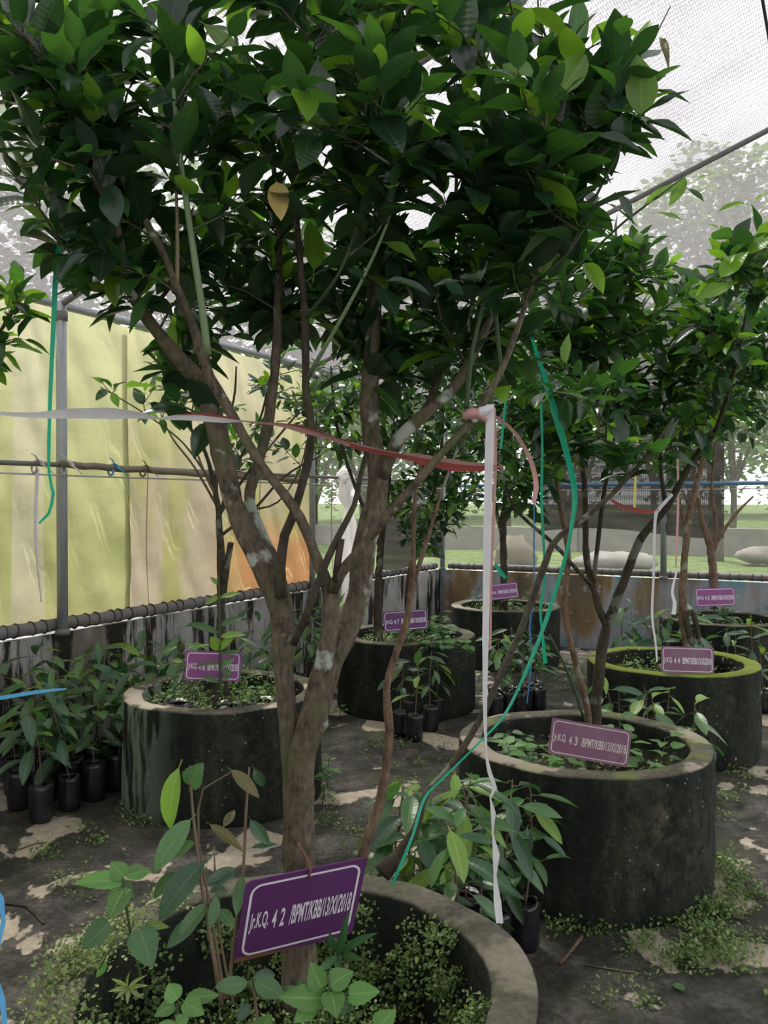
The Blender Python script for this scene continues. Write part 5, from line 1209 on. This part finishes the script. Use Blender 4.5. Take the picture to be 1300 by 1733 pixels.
ribbon('blue_string', [(-30, 1186, 2.3, 9, 0), (20, 1178, 2.3, 9, 10), (70, 1170, 2.32, 7, 0), (112, 1166, 2.34, 3, 0)], 'light blue string reaching in over the seedlings at the left edge', 'string', lambda f: (4, 4))
ribbon('blue_string', [(-20, 1490, 1.25, 8, 0), (2, 1520, 1.25, 9, 0), (6, 1560, 1.25, 8, 30), (-4, 1600, 1.25, 8, 0), (-12, 1640, 1.25, 8, 0), (4, 1690, 1.25, 9, 0), (8, 1750, 1.25, 9, 0)], 'bright blue string hanging at the lower left edge', 'string', lambda f: (4, 4))
for k, (b_, w, zt, zb, lb) in enumerate(((5.42, .010, 1.66, .95, 'faded pale string hanging from the rail left of the post'), (4.6, .004, 1.66, .66, 'thin reddish string hanging along the tarp seam'), (2.45, .006, 1.66, .80, 'thin reddish string hanging beside the white sack'), (3.45, .004, 1.66, .72, 'thin string hanging in front of the tan tarp'))):
    q, rr = catmull([G(.13, b_, zt), G(.135, b_ + .02, (zt + zb) / 2), G(.13, b_ - .02, zb)], [w, w * .8, w * .3], .05)
    tag(MB().tube(q, rr, 5).build('hanging_string', PINK_R if k else WHITE_R, at=q[0]), lb, 'string')
# little ties on the rail
for k, (b_, m, lb) in enumerate(((5.22, WHITE_R, 'white raffia tie where the rail meets the post'), (4.88, BLUE_R, 'blue raffia tie on the bamboo pole'), (4.62, BAMBOO, 'dry twig tie on the bamboo pole'), (5.42, WIRE_M, 'pale twig tie on the rail near the left edge'), (2.16, BLUED_R, 'blue tie on the rail above the white sack'))):
    t = thing('rail_tie', lb, 'tie', G(.1, b_, 1.68)); b = MB()
    n = 14; pts = [G(.115 + .034 * math.cos(i * .48), b_ + .004 * i - .03, 1.675 + .034 * math.sin(i * .48)) for i in range(n)]; b.tube(pts, [.006] * n, 5); b.build('loop', m, t)
    for s in (-1, 1): MB().tube([G(.15, b_, 1.69), G(.16, b_ + .04 * s, 1.70 + .03 * s), G(.165, b_ + .07 * s, 1.69 + .05 * s)], [.005, .004, .002], 5).build('loose_end', m, t)

# white sack hanging from the rail
t = thing('white_sack', 'crumpled white cloth sack hanging from the rail by the corner', 'sack', G(.15, 2.27, .62))
def sack(u, v):
    an = u * 2 * math.pi; zz = 1.72 - 1.10 * v
    r = .055 + .03 * math.sin(min(1, v * 4) * math.pi) + .10 * max(0, v - .35)
    if .20 < v < .36: r -= .02 * math.sin((v - .2) / .16 * math.pi)
    r *= 1 + .24 * math.sin(an * 3 + 4 * v) + .16 * math.sin(an * 7 + 9 * v) + .2 * noise.noise(Vector((math.cos(an) * 2, math.sin(an) * 2, v * 7)))
    q = G(.17, 2.25 - .10 * max(0, v - .2), zz); return q + NA * (r * .75 * math.cos(an)) - DL * (r * 1.1 * math.sin(an)), (u, v)
grid_sheet(sack, 56, 44).build('cloth', CLOTH_W, t)
b = MB(); n = 16; pts = [G(.15 + .055 * math.cos(i * .42), 2.27 + .002 * i, 1.70 + .05 * math.sin(i * .42)) for i in range(n)]; b.tube(pts, [.022] * n, 8, 0, True, .4); b.build('rolled_top', CLOTH_W, t)

# ------------------------------------------------------------------ look-alikes told apart by their order from the left
ORDS = ['leftmost', 'second from the left', 'third from the left', 'fourth from the left', 'fifth from the left', 'sixth from the left', 'seventh from the left', 'eighth from the left', 'ninth from the left', 'tenth from the left']
fam = {}
for o in scene.objects:
    if o.parent is None and o.get('label'): fam.setdefault(o['label'], []).append(o)
for lb, os_ in fam.items():
    if len(os_) < 2: continue
    os_.sort(key=lambda o: o.location.x / max(.1, o.location.y))
    for k, o in enumerate(os_):
        o['label'] = lb + (', rightmost' if k == len(os_) - 1 else ', ' + ORDS[k])
